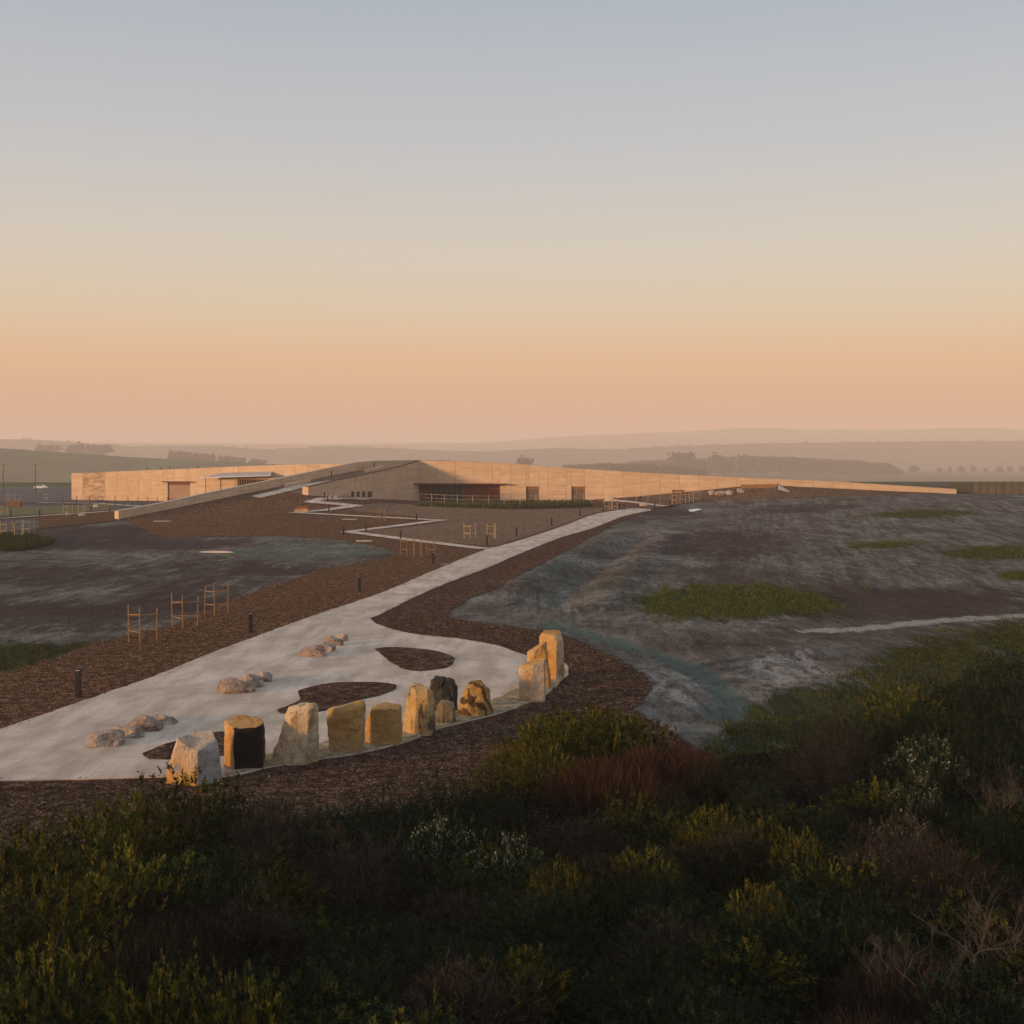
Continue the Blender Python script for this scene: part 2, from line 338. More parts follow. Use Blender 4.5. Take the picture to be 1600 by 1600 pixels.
class MB:
    def __init__(s): s.v = []; s.f = []
    def add(s, vs, fs):
        n = len(s.v); s.v += [tuple(v) for v in vs]; s.f += [tuple(i+n for i in f) for f in fs]; return s
    def box(s, x0, x1, y0, y1, z0, z1):
        return s.add([(x0, y0, z0), (x1, y0, z0), (x1, y1, z0), (x0, y1, z0), (x0, y0, z1), (x1, y0, z1), (x1, y1, z1), (x0, y1, z1)],
                     [(0, 3, 2, 1), (4, 5, 6, 7), (0, 1, 5, 4), (1, 2, 6, 5), (2, 3, 7, 6), (3, 0, 4, 7)])
    def tube(s, pts, rad, n=5, cap=True):
        rings = []
        for i, p in enumerate(pts):
            p = Vector(p); a = Vector(pts[max(0, i-1)]); b = Vector(pts[min(len(pts)-1, i+1)]); d = (b-a).normalized()
            up = Vector((0, 0, 1)) if abs(d.z) < .9 else Vector((1, 0, 0)); e1 = d.cross(up).normalized(); e2 = d.cross(e1)
            r = rad[i] if isinstance(rad, (list, tuple)) else rad
            rings.append([p+(e1*math.cos(2*math.pi*k/n)+e2*math.sin(2*math.pi*k/n))*r for k in range(n)])
        vs = [v for q in rings for v in q]; fs = []
        for i in range(len(pts)-1):
            for k in range(n): fs.append((i*n+k, i*n+(k+1) % n, (i+1)*n+(k+1) % n, (i+1)*n+k))
        if cap: fs.append(tuple(range(n))[::-1]); fs.append(tuple((len(pts)-1)*n+k for k in range(n)))
        return s.add(vs, fs)
    def prism(s, poly, to3, th):                # poly in (u, z); to3(u, z, depth) -> point
        n = len(poly); vs = [to3(u, z, 0) for u, z in poly]+[to3(u, z, th) for u, z in poly]
        fs = [tuple(range(n)), tuple(range(2*n-1, n-1, -1))]+[(i, i+n, (i+1) % n+n, (i+1) % n) for i in range(n)]
        return s.add(vs, fs)
    def mesh(s, name):
        me = bpy.data.meshes.new(name); me.from_pydata(s.v, [], s.f); me.update(); return me
    def build(s, name, mat, parent=None, loc=None, smooth=None):
        me = s.mesh(name)
        bm = bmesh.new(); bm.from_mesh(me); bmesh.ops.recalc_face_normals(bm, faces=bm.faces); bm.to_mesh(me); bm.free()
        if smooth: me.shade_smooth(); me.set_sharp_from_angle(angle=R(smooth))
        return link(name, me, parent, mat, loc)
def fast_mesh(name, V, F, tint=None):            # V (n,3), F (m,k) numpy arrays
    me = bpy.data.meshes.new(name); n, m, k = len(V), len(F), F.shape[1]
    me.vertices.add(n); me.vertices.foreach_set('co', np.ascontiguousarray(V, dtype=np.float32).ravel())
    me.loops.add(m*k); me.loops.foreach_set('vertex_index', np.ascontiguousarray(F, dtype=np.int32).ravel())
    me.polygons.add(m); me.polygons.foreach_set('loop_start', np.arange(0, m*k, k, dtype=np.int32)); me.polygons.foreach_set('loop_total', np.full(m, k, dtype=np.int32))
    me.update(calc_edges=True)
    if tint is not None:
        a = me.color_attributes.new('tint', 'FLOAT_COLOR', 'POINT')
        a.data.foreach_set('color', np.concatenate([tint, np.ones((n, 1))], 1).astype(np.float32).ravel())
    me.validate(); return me
def norm(a): return a/np.maximum(1e-9, np.linalg.norm(a, axis=1, keepdims=True))
def leaves(P, D, L, Wd, cols, fold=.25):         # one folded lance-shaped leaf at each point P along D
    n = len(P); D = norm(D); side = norm(np.cross(D, norm(rng.normal(size=(n, 3))))); up = np.cross(side, D)
    L = np.broadcast_to(L, n)[:, None]; Wd = np.broadcast_to(Wd, n)[:, None]
    mid = P+D*L*.55
    V = np.stack([P, mid+side*Wd*.5+up*Wd*fold, P+D*L, mid-side*Wd*.5+up*Wd*fold], 1).reshape(-1, 3)
    i = np.arange(n)[:, None]*4; F = np.concatenate([i+np.array([[0, 1, 2]]), i+np.array([[0, 2, 3]])], 0)
    return V, F, np.repeat(cols, 4, 0)
def merge(parts):
    V, F, T, n = [], [], [], 0
    for v, f, t in parts: V.append(v); F.append(f+n); T.append(t); n += len(v)
    return np.concatenate(V), np.concatenate(F), np.concatenate(T)
def pick(cols, n, jit=.25):
    c = np.array(cols)[rng.integers(0, len(cols), n)]; return np.clip(c*(1+jit*rng.normal(size=(n, 1))), .004, 1)
def in_poly(P, poly):
    x, y = P[:, 0], P[:, 1]; ins = np.zeros(len(P), bool); q = np.array(poly)
    for (x1, y1), (x2, y2) in zip(q, np.roll(q, -1, 0)):
        if y1 == y2: continue
        c = ((y1 > y) != (y2 > y)) & (x < (x2-x1)*(y-y1)/(y2-y1)+x1); ins ^= c
    return ins
def smooth_poly(pts, n=6, jit=0.0, closed=True):
    out = []; m = len(pts); rr = random.Random(len(pts)*13+int(abs(pts[0][0])*7))
    for i in range(m if closed else m-1):
        g = (lambda j: pts[j % m]) if closed else (lambda j: pts[max(0, min(m-1, j))])
        p0, p1, p2, p3 = g(i-1), g(i), g(i+1), g(i+2)
        for k in range(n):
            t = k/n
            out.append(tuple(.5*(2*b+(c-a)*t+(2*a-5*b+4*c-d)*t*t+(3*b-a-3*c+d)*t**3)+jit*rr.uniform(-1, 1) for a, b, c, d in zip(p0, p1, p2, p3)))
    if not closed: out.append(tuple(pts[-1]))
    return out
def sheet(name, poly, mat, off, step=1.5, zf=zs, parent=None, skirt=.0):
    q = np.array(poly); lo, hi = q.min(0), q.max(0)
    gx, gy = np.meshgrid(np.arange(lo[0]+step/2, hi[0], step), np.arange(lo[1]+step/2, hi[1], step))
    G = np.stack([gx.ravel(), gy.ravel()], 1); G = G+rng.uniform(-.2, .2, G.shape)*step
    G = G[in_poly(G, poly)]
    pts = [Vector(p) for p in poly]+[Vector(p) for p in G]; n = len(poly)
    v, e, f, *_ = delaunay_2d_cdt(pts, [(i, (i+1) % n) for i in range(n)], [], 1, 1e-4)
    vs = [(p.x, p.y, zf(p.x, p.y)+off) for p in v]
    me = bpy.data.meshes.new(name); me.from_pydata(vs, [], f); me.update()
    bm = bmesh.new(); bm.from_mesh(me)
    for fc in bm.faces:
        if fc.normal.z < 0: fc.normal_flip()
    if skirt:
        be = [e for e in bm.edges if len(e.link_faces) == 1]; ex = bmesh.ops.extrude_edge_only(bm, edges=be)
        for v in ex['geom']:
            if isinstance(v, bmesh.types.BMVert): v.co.z -= skirt
    bm.to_mesh(me); bm.free(); me.shade_smooth(); me.set_sharp_from_angle(angle=R(50))
    return link(name, me, parent, mat)
# ------------------------------------------------------------------ ground
def axis(lo, hi, f0, f1, st, grow=1.22):
    a = list(np.arange(f0, f1+.01, st)); s = st
    while a[-1] < hi: s *= grow; a.append(a[-1]+s)
    s = st
    while a[0] > lo: s *= grow; a.insert(0, a[0]-s)
    return a
xs = axis(-10500, 10500, -75, 85, .8); ys = axis(-1000, 10500, -24, 242, .8)
nx, ny = len(xs), len(ys)
GV = np.array([(x, y, terrain(x, y)) for y in ys for x in xs])
ii = (np.arange(ny-1)[:, None]*nx+np.arange(nx-1)[None]).ravel()[:, None]
GF = ii+np.array([[0, 1, nx+1, nx]])
ground_me = fast_mesh('ground', GV, GF)
gx, gy = GV[:, 0], GV[:, 1]
def blob(px, py, rx, ry, pw=2.0, gx=gx, gy=gy):               # an elliptical patch of ground; centre and reach given where the photograph shows them
    cx, cy = at(px, py); x1, _ = at(px+rx, py); _, ya = at(px, py-ry); _, yb = at(px, py+ry)
    a = abs(x1-cx); b0 = abs(ya-cy); b1 = abs(yb-cy)
    dy = gy-cy; b = np.where(dy > 0, b0, b1)
    xx = gx - cx*(1+dy/cy*0.9)
    return np.clip(1.25-((xx/a)**2+(dy/b)**2)**(pw/2)*.75, 0, 1)
def band(pts, w):
    d = np.full(len(gx), 1e9)
    for (ax, ay), (bx, by) in zip(pts, pts[1:]):
        vx, vy = bx-ax, by-ay; k = np.clip(((gx-ax)*vx+(gy-ay)*vy)/(vx*vx+vy*vy), 0, 1)
        d = np.minimum(d, np.hypot(gx-ax-k*vx, gy-ay-k*vy))
    return np.clip(1.15-d/w, 0, 1)
mx = lambda *a: np.maximum.reduce(a)
GREEN = [(1150, 942, 165, 27), (1440, 803, 90, 6), (1380, 852, 65, 5), (1560, 863, 85, 12), (1590, 900, 40, 8), (1500, 1045, 150, 50), (1330, 1125, 190, 60),
         (1250, 1180, 160, 45), (1600, 1000, 80, 30), (70, 1028, 230, 24), (20, 848, 70, 14), (330, 1240, 100, 20)]
g_green = mx(*[blob(*b) for b in GREEN])
g_teal = mx(band(DITCH2, 1.0)*1.1, .42*blob(1080, 1115, 90, 40), .36*blob(850, 950, 110, 40), .45*blob(890, 900, 60, 40), .55*blob(480, 862, 150, 16), .3*blob(80, 905, 220, 25), .55*blob(1150, 1130, 60, 40), .2*blob(300, 880, 300, 20))
g_dark = mx(.8*blob(200, 850, 220, 12), .75*blob(60, 960, 250, 25), .7*blob(60, 900, 200, 20), .6*blob(330, 885, 160, 12), .8*blob(300, 945, 160, 14), .7*blob(420, 890, 120, 10), .85*blob(1400, 945, 230, 28), .75*blob(150, 835, 170, 16), .7*blob(1130, 850, 120, 26), .65*blob(1250, 795, 120, 8), .6*blob(330, 920, 180, 25), .6*blob(90, 975, 160, 22), .8*blob(1040, 800, 60, 8), .6*blob(1560, 930, 120, 14))
RIDGE = [flat(*p) for p in [(1262, 986), (1330, 984), (1420, 975), (1520, 966), (1640, 958)]]
g_light = mx(.85*band(RIDGE, 1.3), .5*blob(1230, 1050, 90, 40), .42*blob(1050, 1075, 60, 40), .35*blob(900, 950, 60, 10))
FLOW_R = [flat(*p) for p in [(1010, 800), (950, 828), (880, 868), (800, 905), (745, 940), (740, 962), (840, 978), (930, 992), (1000, 1012), (1060, 1030), (1115, 1062), (1140, 1090), (1150, 1118), (1155, 1160)]]
FLOW_L = [flat(*p) for p in [(-60, 1075), (78, 1030), (269, 977), (447, 910), (572, 879), (615, 863), (509, 841), (330, 839), (235, 832)]]
g_flow = np.minimum(band(FLOW_R, 80), band(FLOW_R, 80)); g_flow = np.where(gx > gy*.0-8+gy*.03, 1.15-band(FLOW_R, 80), 1.15-band(FLOW_L, 80))
g_past = np.clip((gy-270)/60, 0, 1)+np.clip((np.abs(gx)-110)/60, 0, 1)*(gy > 150); g_past = np.clip(g_past, 0, 1)
for nm, arr in (('mask', (g_green, g_teal, g_dark, g_light)), ('mask_b', (g_past, g_flow, g_past*0, g_past*0+1))):
    a = ground_me.color_attributes.new(nm, 'FLOAT_COLOR', 'POINT'); a.data.foreach_set('color', np.stack(arr, 1).astype(np.float32).ravel())
ground_me.shade_smooth()
tag(link('ground', ground_me, None, M['field']), kind='structure')
P = lambda L: [at(*p) for p in L]
UP = P([(1017, 796), (987, 795), (950, 800), (920, 807), (887, 820), (837, 837), (781, 854), (762, 858), (681, 891), (600, 926), (500, 960), (344, 1017), (250, 1055), (134, 1096), (0, 1142)])
LOW = P([(237, 1217), (350, 1217), (415, 1203), (490, 1190), (560, 1180), (640, 1160), (682, 1142), (770, 1120), (812, 1106), (854, 1086), (885, 1056), (884, 1040), (850, 1032), (815, 1024), (775, 1010), (712, 999), (650, 993), (603, 982), (580, 969),
         (600, 958), (681, 919), (769, 885), (800, 871), (875, 841), (925, 826), (975, 807), (1017, 798)])
def ragged(pts, a=.10, st=.45):
    out = []
    for p, q in zip(pts, pts[1:]):
        d = math.dist(p, q); m = max(1, int(d/st))
        for i in range(m): x, y = p[0]+(q[0]-p[0])*i/m, p[1]+(q[1]-p[1])*i/m; w = a*min(1, 60/max(30, y)); out.append((x+w*(mnoise.noise((x*1.1, y*1.1, 3))+.7*mnoise.noise((x*3.3, y*3.3, 8))), y+w*(mnoise.noise((x*1.1, y*1.1, 13))+.7*mnoise.noise((x*3.3, y*3.3, 18)))))
    return out+[pts[-1]]
path_poly = ragged(smooth_poly(UP, 5, 0, False))+[(-19.6, 27), (-22.5, 13), (-18.5, 11), (-16.6, 24), (-16.2, 31.5), (-14.2, 34.2), (-12, 34.4)]+ragged(smooth_poly(LOW, 5, 0, False))
# beds of mulch
left_bed = [(-25.5, 12)]+P([(-60, 1075), (0, 1056), (78, 1030), (200, 992), (269, 977), (359, 939), (447, 910), (509, 888), (572, 879), (612, 868), (615, 863), (572, 851), (509, 841), (431, 838), (330, 839), (262, 840), (235, 832)])
left_bed = smooth_poly(left_bed, 4, .12, False)
wall1 = [from_ts(t, .12) for t in (.3, 8, 16, 24, 32)]
fac_left = [from_ts(T2, 2), from_ts(T2, RAMP_W-.1), from_ts(T2+.1, RAMP_W+.1), from_ts(45, RAMP_W+.1), from_ts(59.6, RAMP_W+.1)]
FA, FB = Vector((*from_ts(59.8, RAMP_W), 0)), Vector((77.7, 216, 0))
FD = (FB-FA).normalized(); FN = Vector((FD.y, -FD.x, 0))
def fpt(u, d=0): p = FA+FD*u-FN*d; return (p.x, p.y)
big_bed = left_bed+wall1+fac_left+[fpt(u, -.2) for u in (2, 12, 25, 40)]+[at(1030, 792)]
join = [(x+.6, y-.1) for x, y in UP[:8]]
big_bed += [at(1020, 797)]+[(x+.4, y-.3) for x, y in smooth_poly(UP, 2, 0, False)[1:]]+[(-18, 26), (-19.5, 12)]
tag(sheet('mulch_bed', big_bed, M['mulch'], .03, 1.6), kind='structure')
right_bed = smooth_poly(P([(1017, 799), (955, 822), (900, 853), (806, 901), (737, 935), (703, 958), (712, 968), (775, 977), (837, 985), (880, 992), (975, 1035), (1008, 1056), (1020, 1078), (987, 1108)]), 5, .1, False)
right_bed += [(6, 37), (8, 28), (-18, 24), (-16, 33.5), (-13, 36.5), (-8, 39), (-2, 45), (2, 52), (-1, 58), (-5, 60), (-8.6, 66)]+P([(590, 963), (681, 909), (769, 876), (875, 834), (975, 801)])
tag(sheet('mulch_bed', right_bed, M['mulch_dark'], .034, 1.2), kind='structure')
tag(sheet('path', path_poly, M['path'], .07, 1.2, skirt=.12), kind='structure')
sandy = P([(755, 853), (690, 848), (605, 838), (565, 829), (640, 824), (700, 815), (640, 806), (560, 800), (545, 793), (600, 786), (690, 793), (800, 797), (925, 795), (985, 793), (945, 799), (915, 806), (880, 820), (832, 836), (780, 852)])
tag(sheet('sandy_bed', sandy, M['mulch_sand'], .055, 1.4), kind='structure')
bank = P([(1022, 796), (1060, 788), (1100, 783), (1200, 779), (1300, 776), (1400, 773.5)])+[fpt(92, -.2), fpt(80, -.2), fpt(60, -.2), fpt(40, -.2)]+P([(1000, 792)])
M['bank'] = mulch_mat('reddish_mulch_bank', (.12, .07, .045), (.26, .155, .10), (.38, .25, .17))
tag(sheet('mulch_bank', bank, M['bank'], .06, 1.6), kind='structure')
for isl in ([(586, 1017), (610, 1014), (650, 1016), (690, 1022), (711, 1034), (700, 1045), (665, 1051), (635, 1049), (612, 1038)],
            [(466, 1083), (500, 1073), (560, 1069), (605, 1071), (620, 1077), (600, 1088), (550, 1100), (500, 1115), (450, 1119), (433, 1113), (450, 1106), (468, 1098)],
            [(222, 1182), (250, 1170), (300, 1155), (345, 1148), (385, 1148), (380, 1175), (320, 1188), (250, 1191), (228, 1188)]):
    tag(sheet('mulch_island', ragged(smooth_poly(P(isl+isl[:1]), 5, 0, False), .08, .3), M['mulch_dark'], .10, .8), kind='structure')
strip = smooth_poly(P([(352, 1216), (415, 1202), (490, 1189), (560, 1179), (640, 1159), (682, 1141), (770, 1119), (812, 1105), (854, 1085), (884, 1056)]), 5, .03, False)
strip_in = smooth_poly(P([(880, 1046), (845, 1062), (800, 1082), (765, 1098), (690, 1116), (630, 1132), (560, 1150), (490, 1166), (410, 1183), (350, 1196)]), 5, .08, False)
tag(sheet('gravel_strip', strip+strip_in, M['gravel_tan'], .09, .7), kind='structure')
# zigzag footpath on the slope
zz = P([(752, 858), (545, 832), (688, 814), (462, 802), (556, 791), (486, 785)])+[from_ts(T2+12, RAMP_W+1.8)]
def ribbon(pts, w):
    L, Rr = [], []
    for i, p in enumerate(pts):
        a, b = Vector(pts[max(0, i-1)]), Vector(pts[min(len(pts)-1, i+1)]); p = Vector(p)
        d1 = (p-a).normalized() if i else (b-p).normalized(); d2 = (b-p).normalized() if i < len(pts)-1 else d1
        n1, n2 = Vector((-d1.y, d1.x)), Vector((-d2.y, d2.x)); m = n1+n2
        m = m/max(.3, m.length_squared)*2 if m.length > .2 else n1
        if m.length > 1.8: m = m.normalized()*1.8
        L.append(tuple(p+m*w/2)); Rr.append(tuple(p-m*w/2))
    return L, Rr
for zi, (a, b) in enumerate(zip(zz, zz[1:])):
    a, b = Vector(a), Vector(b); d = (b-a).normalized()*.9; L, Rr = ribbon([a-d, a.lerp(b, .5), b+d], 1.7)
    tag(sheet('footpath', L+Rr[::-1], M['path'], .10+.012*zi, 1.0), kind='structure')
def strip_sheet(name, pts, w, mat, off, st=1.5):
    L, Rr = ribbon(pts, w); return tag(sheet(name, L+Rr[::-1], mat, off, st), kind='structure')
strip_sheet('footpath', P([(183, 799), (90, 805), (0, 811), (-80, 816)]), 1.6, M['path'], .12)
strip_sheet('footpath', P([(928, 783), (985, 785), (1040, 792)]), 1.5, M['path'], .12)
tag(sheet('mulch_bed', P([(178, 801), (182, 814), (100, 823), (60, 827), (60, 808), (120, 803)]), M['mulch'], .09, 1.5), kind='structure')
tag(sheet('car_park', [(-230, 246), (-92, 246), (-92, 372), (-230, 372)], M['asphalt'], .05, 6), kind='structure')
strip_sheet('kerb_strip', [(-230, 374), (-92, 374)], 1.6, M['path'], .12, 4)
M['lawn'] = plain('dull_lawn', (.11, .10, .035), .95, 0, .3, .5)
tag(sheet('lawn', P([(-40, 797), (30, 793), (110, 790), (175, 788), (178, 797), (90, 803), (0, 808), (-40, 810)]), M['lawn'], .08, 2), kind='structure')
strip_sheet('footpath', P([(60, 786), (150, 787), (225, 792)]), 2.0, M['path'], .10)
tag(sheet('puddle', smooth_poly(P([(310, 863), (335, 861.5), (355, 862), (365, 864), (345, 865), (322, 864.6)]), 4), M['water'], .05, 1), 'bright sky reflecting puddle on the bare ground left of the mulch', 'puddle')
# ------------------------------------------------------------------ hills and distance
def ridge(name, D, prof, depth, mat, bump=.0, seed=0, base=-30.0):
    px = np.array([p[0] for p in prof], float); py = np.array([p[1] for p in prof], float)
    q = np.arange(px[0], px[-1], 4.0); nq = len(q)
    z = CAMH+(HOR-np.interp(q, px, py))/FPX*D
    kern = np.ones(15)/15; z = np.convolve(np.pad(z, 7, 'edge'), kern, 'valid')
    z += np.array([bump*(mnoise.noise((v*.05, seed, 0))+.5*mnoise.noise((v*.17, seed, 3))+.45*max(0, mnoise.noise((v*.4, seed, 5))+.1)) for v in q])
    V = []
    rows = [(-depth, 0), (-depth*.7, .16), (-depth*.45, .42), (-depth*.2, .8), (0, 1), (depth*.3, .85), (depth*.8, .3), (depth*1.2, -.02)]
    for dd, h in rows:
        for v, zz_ in zip(q, z):
            n = 0 if h in (0, 1) else .08*mnoise.noise((v*.02, dd*.01, seed))
            V.append(((v-800)/FPX*(D+dd), D+dd, base+(zz_-base)*(h+n)))
    i = (np.arange(len(rows)-1)[:, None]*nq+np.arange(nq-1)[None]).ravel()[:, None]
    me = fast_mesh(name, np.array(V), i+np.array([[0, 1, nq+1, nq]])); me.shade_smooth()
    return tag(link(name, me, None, mat), kind='structure')
ridge('pasture_hill', 1400, [(-1500, 690), (-600, 688), (-200, 693), (0, 700), (100, 707), (200, 714), (300, 719), (400, 724), (480, 728), (560, 731), (640, 735)], 380, M['hill'], .25, 2)
ridge('distant_hills', 4100, [(-1400, 690), (-300, 692), (0, 686), (60, 687), (200, 698), (300, 696), (420, 703), (520, 697), (640, 702), (760, 706), (860, 700), (960, 703), (1060, 697), (1200, 693), (1330, 691), (1400, 690), (1600, 689), (2400, 684), (3200, 690)], 420, M['farhill'], 1.3, 5)
ridge('far_hills', 7000, [(-1500, 690), (0, 690), (200, 692), (500, 694), (760, 692), (840, 685), (900, 681), (1000, 677), (1080, 674), (1150, 669), (1200, 669), (1260, 671), (1400, 671), (1500, 669), (1600, 670), (2200, 664), (3200, 680)], 600, M['farhill'], 1.8, 9)
# far trees: crowns made of many leaf clumps round a forked trunk
def far_crown(seed, w, h, n=420):
    r = np.random.default_rng(seed); cs = [(r.uniform(-.32, .32)*w, r.uniform(-.32, .32)*w, h*r.uniform(.5, .86), r.uniform(.16, .30)*w) for _ in range(9)]
    k = r.integers(0, 9, n); c = np.array(cs)[k]; d = norm(r.normal(size=(n, 3)))*r.uniform(.55, 1.05, (n, 1))
    Pn = c[:, :3]+d*c[:, 3:4]*np.array([1, 1, .8])
    return fast_mesh('crown', *leaves(Pn, r.normal(size=(n, 3)), w*.16, w*.12, pick([(.055, .06, .032), (.07, .075, .04), (.05, .052, .032)], n)))
def far_trunk(h):
    m = MB(); m.tube([(0, 0, -.5), (.1, 0, h*.3), (0, .1, h*.6)], [h*.03, h*.022, h*.012], 6)
    m.tube([(.1, 0, h*.3), (h*.12, 0, h*.55), (h*.18, 0, h*.7)], [h*.016, h*.011, h*.005], 5); m.tube([(.1, 0, h*.33), (-h*.14, .2, h*.62)], [h*.014, h*.005], 5)
    return m.mesh('trunk')
TREES = []; ORD = ['first', 'second', 'third', 'fourth', 'fifth', 'sixth', 'seventh', 'eighth', 'ninth', 'tenth']
for i, (w, h) in enumerate([(13, 11), (10, 12), (16, 11)]):
    c = far_crown(50+i, w, h); c.materials.append(M['leaf']); t = far_trunk(h); t.materials.append(M['twig']); TREES.append((c, t))
def far_tree(k, px, ptop, D, h, label, group=None, zb=0.0, sx=1):
    c, t = TREES[k]; hh = {0: 11, 1: 12, 2: 11}[k]; s = h/hh
    o = thing('tree', label, 'tree', ((px-800)/FPX*D, D, zb), random.uniform(0, 6), group); o.scale = (s*sx, s*sx, s)
    link('crown', c, o); link('trunk', t, o); return o
def top_h(ptop, D, zb=0): return CAMH+(HOR-ptop)/FPX*D-zb
for px, pt, k, D, lab in [(120, 694, 0, 2500, 'broad round tree on the crest of the green hill, beside a longer low tree'), (158, 698, 2, 2550, 'long low tree beside the round tree on the green hill crest'),
                          (72, 698, 2, 2600, 'small faint tree on the hill crest, before the two round trees'), (818, 716, 0, 2100, 'lone round tree peeping over the middle of the long earth wall')]:
    hz = 9+(HOR-(709 if px < 200 else 734))/FPX*D
    far_tree(k, px, pt, D, top_h(pt, D, hz-14), lab, None, hz-14, 1.1 if k != 2 else 1.5)
for i, px in enumerate((275, 300, 325, 350, 375, 400)):
    D = 2300; far_tree(2, px, 709+i*2.2, D, top_h(709+i*2.2, D, -20), ORD[i]+' tree from the earth wing end in the low row behind the green hill', 'row of trees behind the green hill', -20, 1.05)
for px, pt, k, lab in [(1070, 711, 2, 'tall spreading tree with layered top at the near end of the far wood'), (1118, 711, 0, 'tall domed tree just behind the spreading tree of the far wood'), (1160, 715, 2, 'broad tree joining the domed tree to the far wood')]:
    far_tree(k, px, pt, 2350, top_h(pt, 2350, -28)-0.5, lab, None, -28, .95)
for i, px in enumerate((1428, 1468, 1484, 1502, 1521, 1540, 1562, 1578, 1597, 1616)):
    far_tree(i % 3 if i % 3 != 2 else 1, px, 728, 2600, top_h(728+(i*7 % 4), 2600, -28), ORD[i]+' pale hazy tree past the far wood in the spaced row on the plain', 'spaced row of trees on the misty plain', -28, .85)
def wood(name, D, prof, depth, n, seed, low=.05):
    r = np.random.default_rng(seed); q = r.uniform(prof[0][0], prof[-1][0], n); top = np.interp(q, [p[0] for p in prof], [p[1] for p in prof])
    zt = CAMH+(HOR-top)/FPX*D; d = r.uniform(0, depth, n); lump = np.array([mnoise.noise((v*.06, dd*.02, seed)) for v, dd in zip(q, d)])
    z = -28+(zt+28)*(.95+.10*lump)*np.sqrt(r.uniform(low, 1, n)); Pn = np.stack([(q-800)/FPX*(D+d), D+d, z-1], 1)
    o = link(name, fast_mesh(name, *leaves(Pn, r.normal(size=(n, 3))+(0, 0, .6), 6.0, 4.6, pick([(.055, .058, .034), (.07, .072, .04)], n))), None, M['leaf'])
    return tag(o, 'far-off wood standing as one soft mass on the hazy plain', 'wood', None, 'stuff')
wood('woods', 2400, [(950, 728), (1000, 722), (1050, 720), (1130, 716), (1180, 714), (1230, 715), (1300, 719), (1350, 722), (1390, 726), (1408, 738)], 200, 26000, 3)
wood('woods', 1900, [(880, 729), (930, 727), (990, 727), (1050, 730), (1100, 737)], 120, 9000, 4)
wood('woods', 4060, [(-150, 689), (0, 684.5), (60, 686), (150, 693), (260, 696), (340, 694.5), (420, 701), (520, 695.5), (640, 700)], 60, 6000, 6, .6)
wood('woods', 4060, [(820, 701), (900, 699), (960, 701), (1060, 695), (1200, 691), (1330, 689.5), (1450, 688), (1640, 687)], 60, 6000, 8, .6)
# ------------------------------------------------------------------ the long rammed earth building
def plane3(A, D, N): return lambda u, z, d: (A.x+D.x*u-N.x*d, A.y+D.y*u-N.y*d, z)
def u_px(A, D, px):
    k = (px-800)/FPX; return (k*A.y-A.x)/(D.x-k*D.y)
def z_px(A, D, px, py):
    u = u_px(A, D, px); return CAMH-(py-HOR)/FPX*(A.y+D.y*u)
bld = thing('earth_building', 'long low rammed earth building whose wall slopes down to the ground, with a red recess', 'building', (FA.x, FA.y, 0))
def child(o): o.parent = bld; o.matrix_parent_inverse = bld.matrix_basis.inverted(); return o
TOP = [(640, 720.5), (655, 720), (700, 720), (750, 722), (800, 725), (900, 732.5), (1000, 739), (1100, 744), (1200, 748.5), (1300, 752.5), (1400, 759), (1496, 765)]
top_u = [u_px(FA, FD, p[0]) for p in TOP]; top_z = [z_px(FA, FD, *p) for p in TOP]
ftop = lambda u: float(np.interp(u, top_u, top_z))
gnd = lambda u: terrain(*fpt(u, -.3))-.4
to_f = plane3(FA, FD, FN)
bld.location.z = terrain(FA.x, FA.y)
bpy.context.view_layer.update()
def wall_run(brk, topf, botf, to3, mat, openings=(), th=.45, stain=()):
    br = sorted(set(brk) | {a for o in openings for a in o[:2]})
    for i, (a, b) in enumerate(zip(br, br[1:])):
        if b-a < .15: continue
        g = .016; u0, u1, um = a+g, b-g, (a+b)/2; cuts = [(min(botf(um), botf(a), botf(b)), None)]
        op = [o for o in openings if o[0]-1e-4 <= um <= o[1]+1e-4]
        tops = [(u0, topf(u0)), (um, topf(um)), (u1, topf(u1))]
        m = MB(); jz = random.uniform(-.02, .02)
        if op:
            _, _, zb, zt = op[0]
            m.prism([(u0, zt), (u1, zt)]+tops[::-1], to3, th)
            if zb > cuts[0][0]+.1: child(MB().prism([(u0, cuts[0][0]), (u1, cuts[0][0]), (u1, zb), (u0, zb)], to3, th).build('wall_panel', mat))
        else: m.prism([(u0, cuts[0][0]), (u1, cuts[0][0])]+tops[::-1], to3, th)
        child(m.build('wall_panel', M['earth_stain'] if any(s0 <= um <= s1 for s0, s1 in stain) else mat))
ub = lambda px: u_px(FA, FD, px)
ulen = (FB-FA).length
rec = (ub(646), ub(781), .3, z_px(FA, FD, 700, 757)); d1 = (ub(822), ub(842), .3, z_px(FA, FD, 832, 760)); d2 = (ub(893), ub(914), .3, z_px(FA, FD, 903, 760))
brk = list(np.arange(0, ulen-2, 3.35))+[ulen]
near = lambda b: all(abs(b-e) > .5 for o in (rec, d1, d2) for e in o[:2])
brk = [b for b in brk if near(b)]
wall_run(brk, ftop, gnd, to_f, M['earth'], (rec, d1, d2))
m = MB()                                           # capping strip, roof and rear wall
for a, b in zip(brk, brk[1:]):
    m.prism([(a, ftop(a)+.003), (b, ftop(b)+.003), (b, ftop(b)+.09), (a, ftop(a)+.09)], plane3(FA+FN*.04, FD, FN), .53)
child(m.build('capping', M['capping']))
m = MB(); kk = [0]+[t for t in top_u if 0 < t < ulen]+[ulen]
